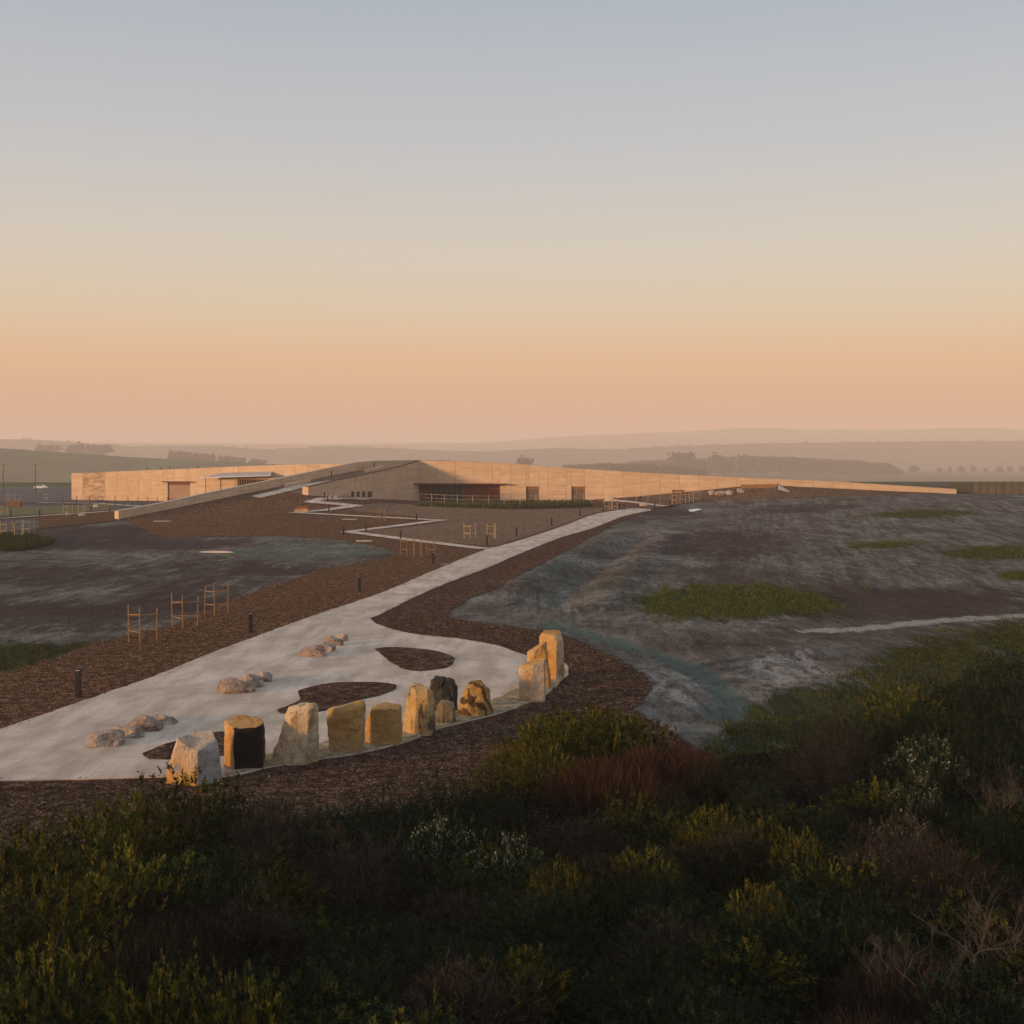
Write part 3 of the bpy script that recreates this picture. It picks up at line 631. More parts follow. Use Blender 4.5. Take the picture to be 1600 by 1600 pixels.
for a, b in zip(kk, kk[1:]):
    m.add([to_f(a, ftop(a)-.25, .5), to_f(b, ftop(b)-.25, .5), to_f(b, ftop(b)-.25, 26), to_f(a, ftop(a)-.25, 26), to_f(a, -.4, 26), to_f(b, -.4, 26)], [(0, 1, 2, 3), (3, 2, 5, 4)])
child(m.build('roof', M['mulch_sand']))
# red recess with glazing
m = MB(); u0, u1, _, zt = rec
m.add([to_f(u0, .4, 3.0), to_f(u1, .4, 3.0), to_f(u1, zt+.1, 3.0), to_f(u0, zt+.1, 3.0), to_f(u0, .4, .45), to_f(u1, .4, .45), to_f(u1, zt+.1, .45), to_f(u0, zt+.1, .45)], [(0, 4, 7, 3), (1, 2, 6, 5), (7, 6, 2, 3), (0, 1, 5, 4)])
child(m.build('recess_lining', M['rust_dark']))
gl0, gl1 = ub(665), ub(721)
def red_panels(a, b):
    n = max(1, round((b-a)/1.25))
    for i in range(n):
        p, q = a+(b-a)*i/n+.02, a+(b-a)*(i+1)/n-.02
        child(MB().prism([(p, .6), (q, .6), (q, zt-.02), (p, zt-.02)], plane3(FA-FN*(1.2+random.uniform(0, .03)), FD, FN), .12).build('red_panel', M['rust']))
red_panels(u0+.1, gl0); red_panels(gl1, u1-.1)
n = 7
for i in range(n+1):
    u = gl0+(gl1-gl0)*i/n
    child(MB().prism([(u-.05, .6), (u+.05, .6), (u+.05, zt), (u-.05, zt)], plane3(FA-FN*1.1, FD, FN), .14).build('mullion', M['mullion']))
for zq in (zt-1.15, 2.35):
    child(MB().prism([(gl0, zq-.04), (gl1, zq-.04), (gl1, zq+.04), (gl0, zq+.04)], plane3(FA-FN*1.13, FD, FN), .1).build('transom', M['mullion']))
for i in range(n):
    a, b = gl0+(gl1-gl0)*i/n+.05, gl0+(gl1-gl0)*(i+1)/n-.05
    for z0, z1 in ((.7, 2.31), (2.39, zt-1.19), (zt-1.11, zt-.02)):
        child(MB().prism([(a, z0), (b, z0), (b, z1), (a, z1)], plane3(FA-FN*1.19, FD, FN), .02).build('pane', M['glass']))
m = MB(); a0, a1 = ub(643), ub(792); ns = 34
for i in range(ns):
    p, q = a0+(a1-a0)*i/ns, a0+(a1-a0)*(i+.86)/ns
    m.prism([(p, zt+.05), (q, zt+.05), (q, zt+.22), (p, zt+.22)], plane3(FA+FN*1.4, FD, FN), 1.38)
child(m.build('awning', M['rust']))
for (a, b, _, z1) in (d1, d2):
    dr = child(MB().prism([(a+.02, .4), (b-.02, .4), (b-.02, z1-.62), (a+.02, z1-.62)], plane3(FA-FN*.3, FD, FN), .1).build('door', M['mesh_door']))
    child(MB().prism([(a+.02, z1-.6), (b-.02, z1-.6), (b-.02, z1-.02), (a+.02, z1-.02)], plane3(FA-FN*.22, FD, FN), .1).build('door_head', M['timber_door']))
    for q in (.25, .5, .75):
        u = a+(b-a)*q; child(MB().prism([(u-.03, .4), (u+.03, .4), (u+.03, z1-.65), (u-.03, z1-.65)], plane3(FA-FN*.26, FD, FN), .038).build('door_rail', M['frame']))
# shaded side wall beside the grassy ramp
SA = Vector((*from_ts(T2, RAMP_W), 0)); SD = Vector((U[0], U[1], 0)); SN = Vector((NRM[0], NRM[1], 0)); to_s = plane3(SA, SD, SN); slen = 59.8-T2
ST = [(481, 761.5), (520, 752), (560, 744), (600, 735.5), (630, 728), (650, 721.5), (656, 720)]
su = [u_px(SA, SD, p[0]) for p in ST]; sz = [z_px(SA, SD, *p) for p in ST]
stop_ = lambda u: float(np.interp(u, su, sz)); sgnd = lambda u: zs(*[c for c in to_s(u, 0, -.4)[:2]])-.5
wins = [(u_px(SA, SD, a), u_px(SA, SD, b), z_px(SA, SD, (a+b)/2, 777), z_px(SA, SD, (a+b)/2, 768)) for a, b in ((549, 554), (557.5, 562.5), (566, 571), (574.5, 582))]
sb = [b for b in np.arange(0, slen+.01, slen/9) if all(abs(b-e) > .4 for w in wins for e in w[:2])]
wall_run(sb, stop_, sgnd, to_s, M['earth'], wins)
for a, b, zb, zt2 in wins:
    w_ = child(MB().prism([(a, zb), (b, zb), (b, zt2), (a, zt2)], plane3(SA-SN*.3, SD, SN), .04).build('window', M['glass']))
m = MB()
for a, b in zip(sb, sb[1:]):
    m.prism([(a, stop_(a)+.003), (b, stop_(b)+.003), (b, stop_(b)+.12), (a, stop_(a)+.12)], plane3(SA+SN*.04, SD, SN), .53)
child(m.build('capping', M['rust_dark']))
m = MB().prism([(0, 1.4), (.44, 1.4), (.44, stop_(.2)), (0, stop_(.2))], lambda u, z, d: (SA.x-SN.x*(.46+d)+SD.x*u, SA.y-SN.y*(.46+d)+SD.y*u, z), .8)
child(m.build('wall_end', M['earth']))
# the ramp surface between the two walls, climbing over the roof
ramp_poly = [from_ts(t, .1) for t in (T2+.1, 40, 50, 58, 70)]+[from_ts(t, RAMP_W-.42) for t in (70, 60, 52, 44, 36, T2+.1)]
rp = sheet('roof_ramp', ramp_poly, M['mulch_sand'], .02, 1.5, lambda x, y: min(6.75, .128*ts(x, y)[0]-.13*ts(x, y)[1])); child(rp)
L, Rr = ribbon([from_ts(24, 3.4), from_ts(36, 2.6), from_ts(46, 5), from_ts(60, 4.0)], 2.0)
child(sheet('ramp_path', L+Rr[::-1], M['path'], .1, 1.2, lambda x, y: min(6.75, .128*ts(x, y)[0]-.13*ts(x, y)[1])))
for t0, t1, s0, s1 in ((33, 39, .8, 1.3), (42, 50, 6.0, 6.6), (52, 57, 2.0, 2.5)):      # lit low parapets lining the ramp path
    m = MB(); zz0 = lambda t, s: .128*t-.13*s
    m.add([(*from_ts(t, s), zz0(t, s)-.2) for t, s in ((t0, s0), (t0, s1), (t1, s1), (t1, s0))]+[(*from_ts(t, s), zz0(t, s)+.5) for t, s in ((t0, s0), (t0, s1), (t1, s1), (t1, s0))],
          [(0, 3, 2, 1), (4, 5, 6, 7), (0, 1, 5, 4), (1, 2, 6, 5), (2, 3, 7, 6), (3, 0, 4, 7)])
    child(m.build('parapet', M['earth']))
# long ramp wall
rw = thing('ramp_wall', 'long grey earth wall climbing diagonally from the ground up to the roof', 'wall', (W1[0], W1[1], 0))
RT = [(187, 799), (250, 787.5), (300, 776.5), (350, 765.5), (400, 756), (450, 745.5), (500, 735), (540, 726.5), (562, 722.3), (580, 721.0), (610, 720.2), (640, 719.7), (670, 719.4), (705, 719.5)]
WA = Vector((W1[0], W1[1], 0)); WU = [0 if i == 0 else u_px(WA, SD, p[0]) for i, p in enumerate(RT)]; WZ = [z_px(WA, SD, *p) for p in RT]
to_w = plane3(WA, SD, SN); wtop = lambda u: float(np.interp(u, WU, WZ)); wl_ = WU[-1]
nb = 17
for i in range(nb):
    a, b = wl_*i/nb+.02, wl_*(i+1)/nb-.02
    o = MB().prism([(a, -.5), (b, -.5), (b, wtop(b)), (a, wtop(a))], to_w, .9).build('wall_panel', M['earth'], rw); o.matrix_parent_inverse = rw.matrix_basis.inverted()
m = MB()
for i in range(nb): a, b = wl_*i/nb, wl_*(i+1)/nb; m.prism([(a, wtop(a)+.003), (b, wtop(b)+.003), (b, wtop(b)+.08), (a, wtop(a)+.08)], plane3(WA+SN*.03, SD, SN), .96)
o = m.build('capping', M['capping'], rw); o.matrix_parent_inverse = rw.matrix_basis.inverted()
# ------------------------------------------------------------------ the wing beyond the ramp wall
LA = Vector((-93.4, 262, 0)); LD = (Vector((-32.4, 245, 0))-LA).normalized(); LN = Vector((LD.y, -LD.x, 0)); to_l = plane3(LA, LD, LN)
wing = thing('earth_wing', 'rammed earth wing with roller door and zinc canopy behind the ramp wall', 'building', (LA.x, LA.y, 0))
child = lambda o: (setattr(o, 'parent', wing), setattr(o, 'matrix_parent_inverse', wing.matrix_basis.inverted()), o)[2]
ul = lambda px: u_px(LA, LD, px); zl = lambda px, py: z_px(LA, LD, px, py)
LT = [(100, 739.8), (112, 739.5), (275, 733), (400, 727.5), (545, 724), (600, 723)]
ltop = lambda u: float(np.interp(u, [ul(p[0]) for p in LT], [zl(*p) for p in LT]))
rd = (ul(262), ul(297), -.2, zl(280, 754)); can = (ul(371), ul(430), -.2, zl(400, 749))
lb = [b for b in np.arange(0, 64, 2.72) if all(abs(b-e) > .4 for o in (rd, can) for e in o[:2])]
wall_run(lb, ltop, lambda u: -.4, to_l, M['earth'], (rd, can), .45, ((ul(125), ul(166)),))
m = MB()
m.add([to_l(0, 5.6, .45), to_l(61, 7.4, .45), to_l(61, 7.4, 24), to_l(0, 5.6, 24), to_l(0, -.4, 24), to_l(61, -.4, 24), to_l(0, -.4, .45)], [(0, 1, 2, 3), (3, 2, 5, 4), (0, 3, 4, 6)])
child(m.build('roof', M['capping']))
m = MB(); ns = 16
for i in range(ns):
    z0 = -.1+(rd[3]+.05)*i/ns; z1 = z0+(rd[3]+.05)/ns-.02; m.prism([(rd[0], z0), (rd[1], z0), (rd[1], z1), (rd[0], z1)], plane3(LA-LN*.25, LD, LN), .06)
child(m.build('roller_door', M['roller']))
child(MB().prism([(rd[0], -.1), (rd[1], -.1), (rd[1], .55), (rd[0], .55)], plane3(LA-LN*.2, LD, LN), .03).build('door_base', M['rust']))
child(MB().prism([(rd[0], rd[3]-.5), (rd[1], rd[3]-.5), (rd[1], rd[3]-.01), (rd[0], rd[3]-.01)], plane3(LA-LN*.18, LD, LN), .06).build('door_head', M['rust']))
m = MB(); a0, a1 = ul(256), ul(303)
for i in range(14):
    p = a0+(a1-a0)*i/14; m.prism([(p, rd[3]+.08+.06*(i % 2)), (p+.3, rd[3]+.08+.06*(i % 2)), (p+.3, rd[3]+.26), (p, rd[3]+.26)], plane3(LA+LN*.9, LD, LN), .88)
child(m.build('awning', M['rust']))
c0, c1 = ul(322), ul(432); zc = zl(375, 747)
m = MB(); m.add([to_l(c0, zc, -2.6), to_l(c1, zc+.5, -2.6), to_l(c1-1, zc+1.2, -.02), to_l(c0+4, zc+.9, -.02), to_l(c0, zc+.14, -2.6), to_l(c1, zc+.64, -2.6), to_l(c1-1, zc+1.36, -.02), to_l(c0+4, zc+1.06, -.02)],
                [(0, 1, 2, 3), (4, 7, 6, 5), (0, 4, 5, 1), (1, 5, 6, 2), (2, 6, 7, 3), (3, 7, 4, 0)])
child(m.build('canopy', M['zinc']))
for px in (330, 353, 380): u = ul(px); child(MB().tube([to_l(u, 0, -2.2), to_l(u, zc+.1, -2.2)], .07, 6).build('canopy_post', M['rust_dark']))
child(MB().prism([(can[0], -.1), (can[1], -.1), (can[1], can[3]-.01), (can[0], can[3]-.01)], plane3(LA-LN*.4, LD, LN), .05).build('window', M['glass']))
for i in range(15):
    u = can[0]+(can[1]-can[0])*(i+.5)/15; child(MB().prism([(u-.09, -.1), (u+.09, -.1), (u+.09, can[3]-.02), (u-.09, can[3]-.02)], plane3(LA-LN*.2, LD, LN), .12).build('slat', M['timber_door']))
for px in (224, 246, 260, 305):
    u = ul(px); child(MB().tube([to_l(u, ltop(u)-.3, 1.2), to_l(u, ltop(u)+.35, 1.2), to_l(u+.25, ltop(u)+.45, 1.2)], .09, 6).build('roof_vent', M['frame']))
# ------------------------------------------------------------------ standing stones and boulders
def stone(label, mat, px, py, wpx, hpx, base, top, seed, amp=.05, mat2=None, dark_dir=None, mid=None, thr=.5, ridge_=0):
    """base / mid / top: corner lists in units of the stone's half-width (x, depth) and, where given, height in units of its height."""
    p = at3(px, py); k = p.y/FPX; w, h = wpx*k/2, hpx*k
    bm = bmesh.new(); n = len(base)
    rings = [[bm.verts.new((x*w, y*w, -.15)) for x, y in base]]
    if mid: rings.append([bm.verts.new((x*w, y*w, z*h)) for x, y, z in mid])
    rings.append([bm.verts.new((x*w, y*w, z*h)) for x, y, z in top])
    for a, b in zip(rings, rings[1:]):
        for i in range(n): bm.faces.new((a[i], a[(i+1) % n], b[(i+1) % n], b[i]))
    bm.faces.new(rings[-1]); bm.faces.new(rings[0][::-1])
    bmesh.ops.triangulate(bm, faces=bm.faces[:])
    bmesh.ops.recalc_face_normals(bm, faces=bm.faces)
    bmesh.ops.bevel(bm, geom=bm.edges[:], offset=w*.022, segments=1, affect='EDGES')
    bmesh.ops.triangulate(bm, faces=bm.faces[:])
    for lim in (.4, .2, .1, .085):
        for _ in range(2):
            ed = [e for e in bm.edges if e.calc_length() > lim]
            if not ed or len(bm.faces) > 24000: break
            bmesh.ops.subdivide_edges(bm, edges=ed, cuts=1); bmesh.ops.triangulate(bm, faces=bm.faces[:])
    rc = random.Random(seed*7+1)
    for _ in range(9):
        nn = Vector((rc.uniform(-1, 1), rc.uniform(-1, .6), rc.uniform(-.15, .9))).normalized(); d = max(v.co.dot(nn) for v in bm.verts)-rc.uniform(.03, .09)*w*1.6
        for v in bm.verts:
            e = v.co.dot(nn)-d
            if e > 0 and v.co.z > .02: v.co -= nn*e*.9
    bm.normal_update(); sv = Vector((seed*3.1, seed*1.7, seed)); off = []
    for v in bm.verts:
        q = v.co+sv; a = mnoise.noise(q*1.5)*.6+.55*mnoise.noise(q*3.2)+.34*mnoise.noise(q*8)+.2*mnoise.noise(q*18)
        a += -.9*max(0, .22-abs(mnoise.noise(q*1.9+Vector((9, 0, 0)))))/.22*(.3+ridge_*2)
        off.append(v.normal*amp*w*1.7*a)
    for v, d in zip(bm.verts, off): v.co += d
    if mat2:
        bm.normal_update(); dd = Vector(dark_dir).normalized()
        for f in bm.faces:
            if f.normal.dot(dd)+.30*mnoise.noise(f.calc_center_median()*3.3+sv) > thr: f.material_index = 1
    me = bpy.data.meshes.new('standing_stone'); bm.to_mesh(me); bm.free(); me.shade_smooth(); me.set_sharp_from_angle(angle=R(30))
    o = link('standing_stone', me, None, M[mat], p)
    if mat2: me.materials.append(M[mat2])
    return tag(o, label, 'standing stone', 'standing stones round the forecourt edge')
stone('wedge shaped pale pink stone with orange foot and grey painted-shade side, nearest the scrub', 'rk_pink', 300, 1221, 101, 74,
      [(-1, -.25), (.22, -.85), (1, -.2), (.75, .8), (-.6, .75)], [(-.46, -.25, .97), (.22, -.62, .72), (.84, -.1, .80), (.45, .6, 1.0), (-.3, .5, .98)], 1, .018, 'rk_shadeside', (.75, -.66, .1), None, .62)
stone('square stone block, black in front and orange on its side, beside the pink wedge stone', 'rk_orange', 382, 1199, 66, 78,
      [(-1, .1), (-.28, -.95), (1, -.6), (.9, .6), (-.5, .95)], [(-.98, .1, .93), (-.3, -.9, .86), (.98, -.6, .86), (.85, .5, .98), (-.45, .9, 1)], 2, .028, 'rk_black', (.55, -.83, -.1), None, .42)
stone('tall cream stone with a flared foot and leaning shoulder, behind a dark mulch island', 'rk_cream', 461, 1190, 80, 97,
      [(-1, -.3), (-.3, -.8), (.55, -.85), (.95, -.2), (.7, .5), (-.6, .4)], [(-.25, -.25, .90), (.1, -.5, .93), (.75, -.55, 1), (.98, -.15, .97), (.8, .4, .93), (-.15, .35, .92)], 3, .05,
      mid=[(-.55, -.3, .46), (-.12, -.72, .5), (.6, -.75, .5), (.97, -.2, .5), (.75, .45, .48), (-.4, .38, .46)])
stone('orange slab stone with a pale broken top and a knob at its foot', 'rk_buff', 541, 1176, 60, 84,
      [(-.85, -.4), (0, -.8), (.8, -.6), (.85, .3), (.2, .7), (-.75, .4)], [(-1, -.3, .82), (-.1, -.55, .90), (.95, -.4, 1), (1, .25, .97), (.2, .6, .92), (-.85, .35, .84)], 4, .06)
stone('smooth square tan stone with a thin white top edge', 'rk_tan', 599, 1163, 58, 64,
      [(-1, .0), (-.5, -.8), (.9, -.6), (1, .3), (-.4, .7)], [(-.98, 0, .92), (-.45, -.7, .9), (.85, -.55, .93), (.95, .3, 1), (-.4, .6, .98)], 5, .025)
stone('rounded orange stone with black mottling down its pale flank', 'rk_mottled', 655, 1147, 56, 80,
      [(-1, 0), (-.2, -.8), (.8, -.7), (1, .1), (.4, .7), (-.6, .6)], [(-.7, 0, .84), (-.15, -.45, .93), (.45, -.4, .92), (.8, .1, .8), (.2, .4, 1), (-.4, .35, .97)], 6, .05)
stone('charcoal stone standing behind a small squat stone', 'rk_grey', 693, 1112, 46, 56,
      [(-1, -.2), (-.1, -.8), (.9, -.5), (.95, .5), (-.7, .6)], [(-.9, -.2, .95), (-.1, -.6, .92), (.6, -.45, .98), (.98, .3, .8), (-.6, .5, 1)], 7, .06, ridge_=.25)
stone('small squat grey brown stone in front of the charcoal stone', 'rk_squat', 697, 1131, 31, 36,
      [(-1, 0), (-.3, -.9), (.8, -.7), (1, .3), (-.5, .8)], [(-.95, 0, .85), (-.3, -.7, .9), (.8, -.6, .82), (.9, .3, .95), (-.4, .7, 1)], 8, .05)
stone('domed stone with dark iron bands over orange', 'rk_ribbed', 742, 1118, 58, 57,
      [(-1, 0), (-.4, -.85), (.6, -.8), (1, 0), (.4, .7), (-.6, .6)], [(-.72, 0, .74), (-.3, -.45, .92), (.45, -.45, .94), (.85, .05, .70), (.3, .4, 1), (-.35, .4, .98)], 9, .05, ridge_=.3)
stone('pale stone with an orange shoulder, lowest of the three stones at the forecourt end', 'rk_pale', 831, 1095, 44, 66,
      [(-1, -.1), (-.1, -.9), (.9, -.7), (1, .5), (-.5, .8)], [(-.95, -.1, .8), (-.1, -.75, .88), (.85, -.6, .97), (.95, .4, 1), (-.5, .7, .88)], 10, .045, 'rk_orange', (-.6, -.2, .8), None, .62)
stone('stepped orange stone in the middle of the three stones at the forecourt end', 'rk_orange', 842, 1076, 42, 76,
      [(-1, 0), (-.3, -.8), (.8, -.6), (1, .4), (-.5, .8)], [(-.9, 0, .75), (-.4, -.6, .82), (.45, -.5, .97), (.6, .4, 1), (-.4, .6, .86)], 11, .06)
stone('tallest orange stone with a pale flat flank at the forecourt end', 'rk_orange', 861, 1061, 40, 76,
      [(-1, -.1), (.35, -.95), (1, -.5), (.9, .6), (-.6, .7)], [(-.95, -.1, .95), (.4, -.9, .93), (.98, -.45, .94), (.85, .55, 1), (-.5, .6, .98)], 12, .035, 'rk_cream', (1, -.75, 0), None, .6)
def boulder(label, mat, px, py, wpx, hpx, seed, group=None, depth=.72, rz=0, name='boulder', cat='boulder'):
    p = at3(px, py); k = p.y/FPX; gq = 1.5 if p.y < 90 else 1.0; w, h = wpx*k/2*gq, hpx*k*(.86 if p.y < 90 else 1)
    bm = bmesh.new(); bmesh.ops.create_icosphere(bm, subdivisions=5 if p.y < 90 else 3, radius=1); r = random.Random(seed)
    pl = [(Vector((r.uniform(-1, 1), r.uniform(-1, 1), r.uniform(-.3, 1))).normalized(), r.uniform(.62, .95)) for _ in range(9)]
    for v in bm.verts: v.co = Vector([math.copysign(abs(c)**.62, c) for c in v.co])
    for v in bm.verts:
        for nn, d in pl:
            e = v.co.dot(nn)-d
            if e > 0: v.co -= nn*e
    for v in bm.verts:
        q = v.co*2+Vector((seed, 0, 0)); v.co += v.co.normalized()*(.07*mnoise.noise(q)+.04*mnoise.noise(q*2.7)+.04*mnoise.noise(q*6.5)+.03*mnoise.noise(q*14))
    zlo, zhi = min(v.co.z for v in bm.verts), max(v.co.z for v in bm.verts)
    xm = max(abs(v.co.x) for v in bm.verts)
    for v in bm.verts: v.co = Vector((v.co.x/xm*w, v.co.y*w*depth, (v.co.z-zlo)/(zhi-zlo)*h*1.15-.12*h))
    me = bpy.data.meshes.new(name); bm.to_mesh(me); bm.free(); me.shade_smooth(); me.set_sharp_from_angle(angle=R(16))
    o = link(name, me, None, M[mat], p); o.rotation_euler.z = rz; o['depth_note'] = 0; del o['depth_note']
    return tag(o, label, cat, group)
BG = 'low boulders laid as seats on the pale forecourt'
boulder('pitted pale boulder, roundest of the four in the line closest to the scrub', 'rk_lime', 158, 1166, 49, 29, 1, BG)
boulder('flat pale boulder between the pitted boulder and the orange one', 'rk_lime', 200, 1152, 42, 22, 2, BG)
boulder('orange tinged boulder with a peaked top in the line of four', 'rk_red', 226, 1143, 38, 28, 3, BG)
boulder('pale angular boulder at the far end of the line of four', 'rk_lime', 251, 1133, 36, 20, 4, BG)
boulder('rounded pinkish boulder nearest in the middle line of three', 'rk_red', 369, 1083, 41, 26, 5, BG)
boulder('white topped boulder between two others in the middle line of three', 'rk_lime', 388, 1074, 36, 26, 6, BG)
boulder('small pinkish boulder at the far end of the middle line of three', 'rk_lime', 409, 1067, 22, 20, 7, BG)
boulder('flat topped reddish block nearest in the line of boulders by the teardrop island', 'rk_red', 490, 1026, 34, 19, 8, BG)
boulder('second boulder behind the flat topped block, with a white top', 'rk_lime', 507, 1019, 24, 18, 9, BG)
boulder('third small boulder in the line behind the flat topped block', 'rk_red', 521, 1010, 22, 18, 10, BG)
boulder('last small boulder at the far end of the line behind the flat topped block', 'rk_lime', 533, 1003, 15, 15, 11, BG)
FG = 'pale boulders at the foot of the long earth wall'
for i, (x, y, w) in enumerate(((1111, 773, 12), (1125, 774, 16), (1140, 773, 14), (1157, 770, 13))):
    boulder(['first and roundest', 'second and longest', 'third', 'fourth and farthest'][i]+' of the four pale boulders in a row on the mulch bank', 'rk_lime', x, y, w, 7, 20+i, FG)
for i, (x, y, w, h) in enumerate(((922, 782, 18, 6), (938, 781, 16, 6), (955, 782, 20, 6))):
    boulder(['first', 'middle', 'last and largest'][i]+' of three flat pale boulders by the end of the grass strip', 'rk_pale', x, y, w, h, 30+i, FG)
for i, (x, y, w) in enumerate(((517, 779.5, 8), (527, 779.5, 9), (537, 779.5, 8), (545, 779.5, 7))):
    boulder(ORD[i]+' small reddish boulder from the wall end along the shaded side wall', 'rk_red', x, y, w, 6, 40+i, 'row of small red boulders by the shaded side wall')
boulder('sandy boulder between the bollards where the path meets the bank', 'rk_pale', 1006, 791, 14, 6, 50)
# ------------------------------------------------------------------ bollards, tree guards, fences
def make_bollard():
    t = thing('bollard', 'x', 'bollard', (0, 0, 0), 0, 'black bollard lights along the paths')
    MB().box(-.085, .085, -.085, .085, -.05, .86).build('post', M['bollard'], t)
    MB().box(-.10, .19, -.10, .10, .89, .95).build('head', M['bollard'], t)
    MB().box(-.07, .07, -.07, .07, .86, .89).build('lens', M['lens'], t)
    return t
bol = make_bollard(); first = True
BOL = [(122, 1090, 'nearest and largest black bollard on the mulch by the boulders'), (392, 990, 'black bollard on the mulch beside the three tree guards'), (562, 925, 'black bollard on the mulch where the path narrows'),
       (677, 882, 'black bollard below the clump of tree guards at the zigzag path'), (626, 843, 'black bollard just above the clump of tree guards'), (537, 836, 'black bollard at the hairpin end of the zigzag path'),
       (572, 830, 'black bollard a little past the hairpin of the zigzag path'), (651, 814, 'black bollard by the pointed upper bend of the zigzag path'), (761, 853, 'black bollard at the junction of zigzag and main path'),
       (807, 839, 'first black bollard up the main path after the junction'), (862, 822, 'second black bollard up the main path after the junction'), (906, 807, 'third black bollard up the main path after the junction'),
       (943, 799, 'black bollard beside the pale rails at the top of the main path'), (968, 797, 'thinner one of two bollards standing close together at the path top'), (975, 797, 'second of two bollards standing close together at the path top'),
       (1023, 796, 'black bollard on the far side of the path top'), (1047, 791, 'small bollard at the foot of the bank footpath'), (1000, 785, 'small bollard on the bank behind the path top'),
       (977, 776, 'small bollard close to the long earth wall'), (1150, 772, 'small bollard beside the row of four boulders'), (465, 784, 'small bollard at the end face of the shaded wall'),
       (507, 780, 'small bollard by the top bend of the zigzag path'), (512, 785, 'upper one of two bollards in line on the zigzag path'), (514, 799, 'lower one of two bollards in line on the zigzag path'),
       (422, 763, 'bollard highest up against the ramp wall on its lower half'), (518, 746, 'bollard halfway up the ramp between the walls'), (585, 733, 'bollard near the top of the ramp between the walls'),
       (172, 801, 'bollard beside the foot of the ramp wall'), (142, 801, 'bollard on the lawn edge before the ramp wall'), (62, 807, 'bollard on the lawn edge farther from the ramp wall'), (17, 808, 'bollard on the lawn edge farthest from the ramp wall')]
for px, py, lab in BOL:
    p = at3(px, py); o = bol if first else copy_tree(bol); first = False; o.location = p; o['label'] = lab; o.scale = (1, 1, 1.18); o.rotation_euler.z = random.uniform(-.1, .1)
def bar(a, b, w=.05):
    m = MB(); a, b = Vector(a), Vector(b); d = (b-a).normalized(); e1 = d.cross(Vector((0, 0, 1)) if abs(d.z) < .9 else Vector((1, 0, 0))).normalized(); e2 = d.cross(e1)
    vs = [q+e1*x*w/2+e2*y*w/2 for q in (a, b) for x, y in ((-1, -1), (1, -1), (1, 1), (-1, 1))]
    return m.add(vs, [(0, 1, 2, 3), (7, 6, 5, 4), (0, 4, 5, 1), (1, 5, 6, 2), (2, 6, 7, 3), (3, 7, 4, 0)])
def make_guard(mat, seed, w=.05):
    r = random.Random(seed); t = thing('tree_guard', 'x', 'tree guard', (0, 0, 0), 0, 'timber stake guards round new trees')
    pts = [(-.62, -.1), (.05, -.5), (.66, .15)]; tops = []
    for x, y in pts:
        lx, ly = r.uniform(-.05, .05), r.uniform(-.05, .05); h = r.uniform(1.65, 1.95); tops.append((x, y, lx, ly, h))
        bar((x, y, -.1), (x+lx, y+ly, h), w*1.15).build('stake', mat, t)
    for i, j in ((0, 1), (1, 2), (2, 0)):
        for z in (.62, 1.38):
            if (i, z) == (1, .62): continue
            a, b = tops[i], tops[j]; dz = r.uniform(-.08, .08)
            bar((a[0]+a[2]*z/2, a[1]+a[3]*z/2, z), (b[0]+b[2]*z/2, b[1]+b[3]*z/2, z+dz), w).build('rail', mat, t)
    return t
GP = [make_guard(M['stake'], s, .040) for s in (1, 2)]+[make_guard(M['stake_pale'], 3, .06)]; gu = [0, 0, 0]
GRD = [(222, 1004, 0, 'tree guard nearest the scrub in the line of three by the path', 0), (288, 981, 0, 'middle tree guard in the line of three by the path', 0), (337, 961, 1, 'farthest tree guard in the line of three by the path', 0),
       (636, 869, 1, 'first tree guard of the clump where zigzag and main path meet', 0), (652, 872, 0, 'middle tree guard of the clump where zigzag and main path meet', 1), (673, 869, 1, 'last tree guard of the clump where zigzag and main path meet', 2),
       (734, 842, 2, 'pale tree guard on the sandy bed, first of two by the main path', 0), (768, 842, 2, 'pale tree guard on the sandy bed, second of two by the main path', .6),
       (587, 816, 1, 'tree guard on the upper zigzag path, first of three', .3), (597, 814, 0, 'tree guard on the upper zigzag path, second of three', 1), (628, 815, 1, 'tree guard on the upper zigzag path, third and apart', 0),
       (10, 838, 2, 'pale tree guard over the green clump, nearest the lawn', .2), (30, 842, 2, 'pale tree guard over the green clump, beside the bare soil', .9), (45, 834, 2, 'pale tree guard over the green clump, behind the other two', .4),
       (106, 806, 2, 'pale tree guard on the lawn, first of two among boulders', .2), (128, 806, 2, 'pale tree guard on the lawn, second of two among boulders', .8), (4, 806, 2, 'pale tree guard at the lawn end by the brown box', .1),
       (75, 783, 2, 'pale tree guard before the car park', .1), (16, 785, 2, 'pale tree guard behind the brown box', .1), (29, 785, 2, 'second pale tree guard behind the brown box', .7),
       (1056, 787, 2, 'pale tree guard on the bank footpath, first of four', .1), (1068, 786, 2, 'pale tree guard on the bank footpath, second of four', .5), (1079, 785, 2, 'pale tree guard on the bank footpath, third of four', .9), (1089, 783, 2, 'pale tree guard on the bank footpath, last of four', .2),
       (950, 797, 2, 'pale tree guard at the top of the main path, before the twin bollards', .2), (961, 797, 2, 'pale tree guard at the top of the main path, against the twin bollards', .6)]
for px, py, k, lab, rz in GRD:
    o = GP[k] if not gu[k] else copy_tree(GP[k]); gu[k] = 1; o.location = at3(px, py); o.rotation_euler.z = rz; o['label'] = lab
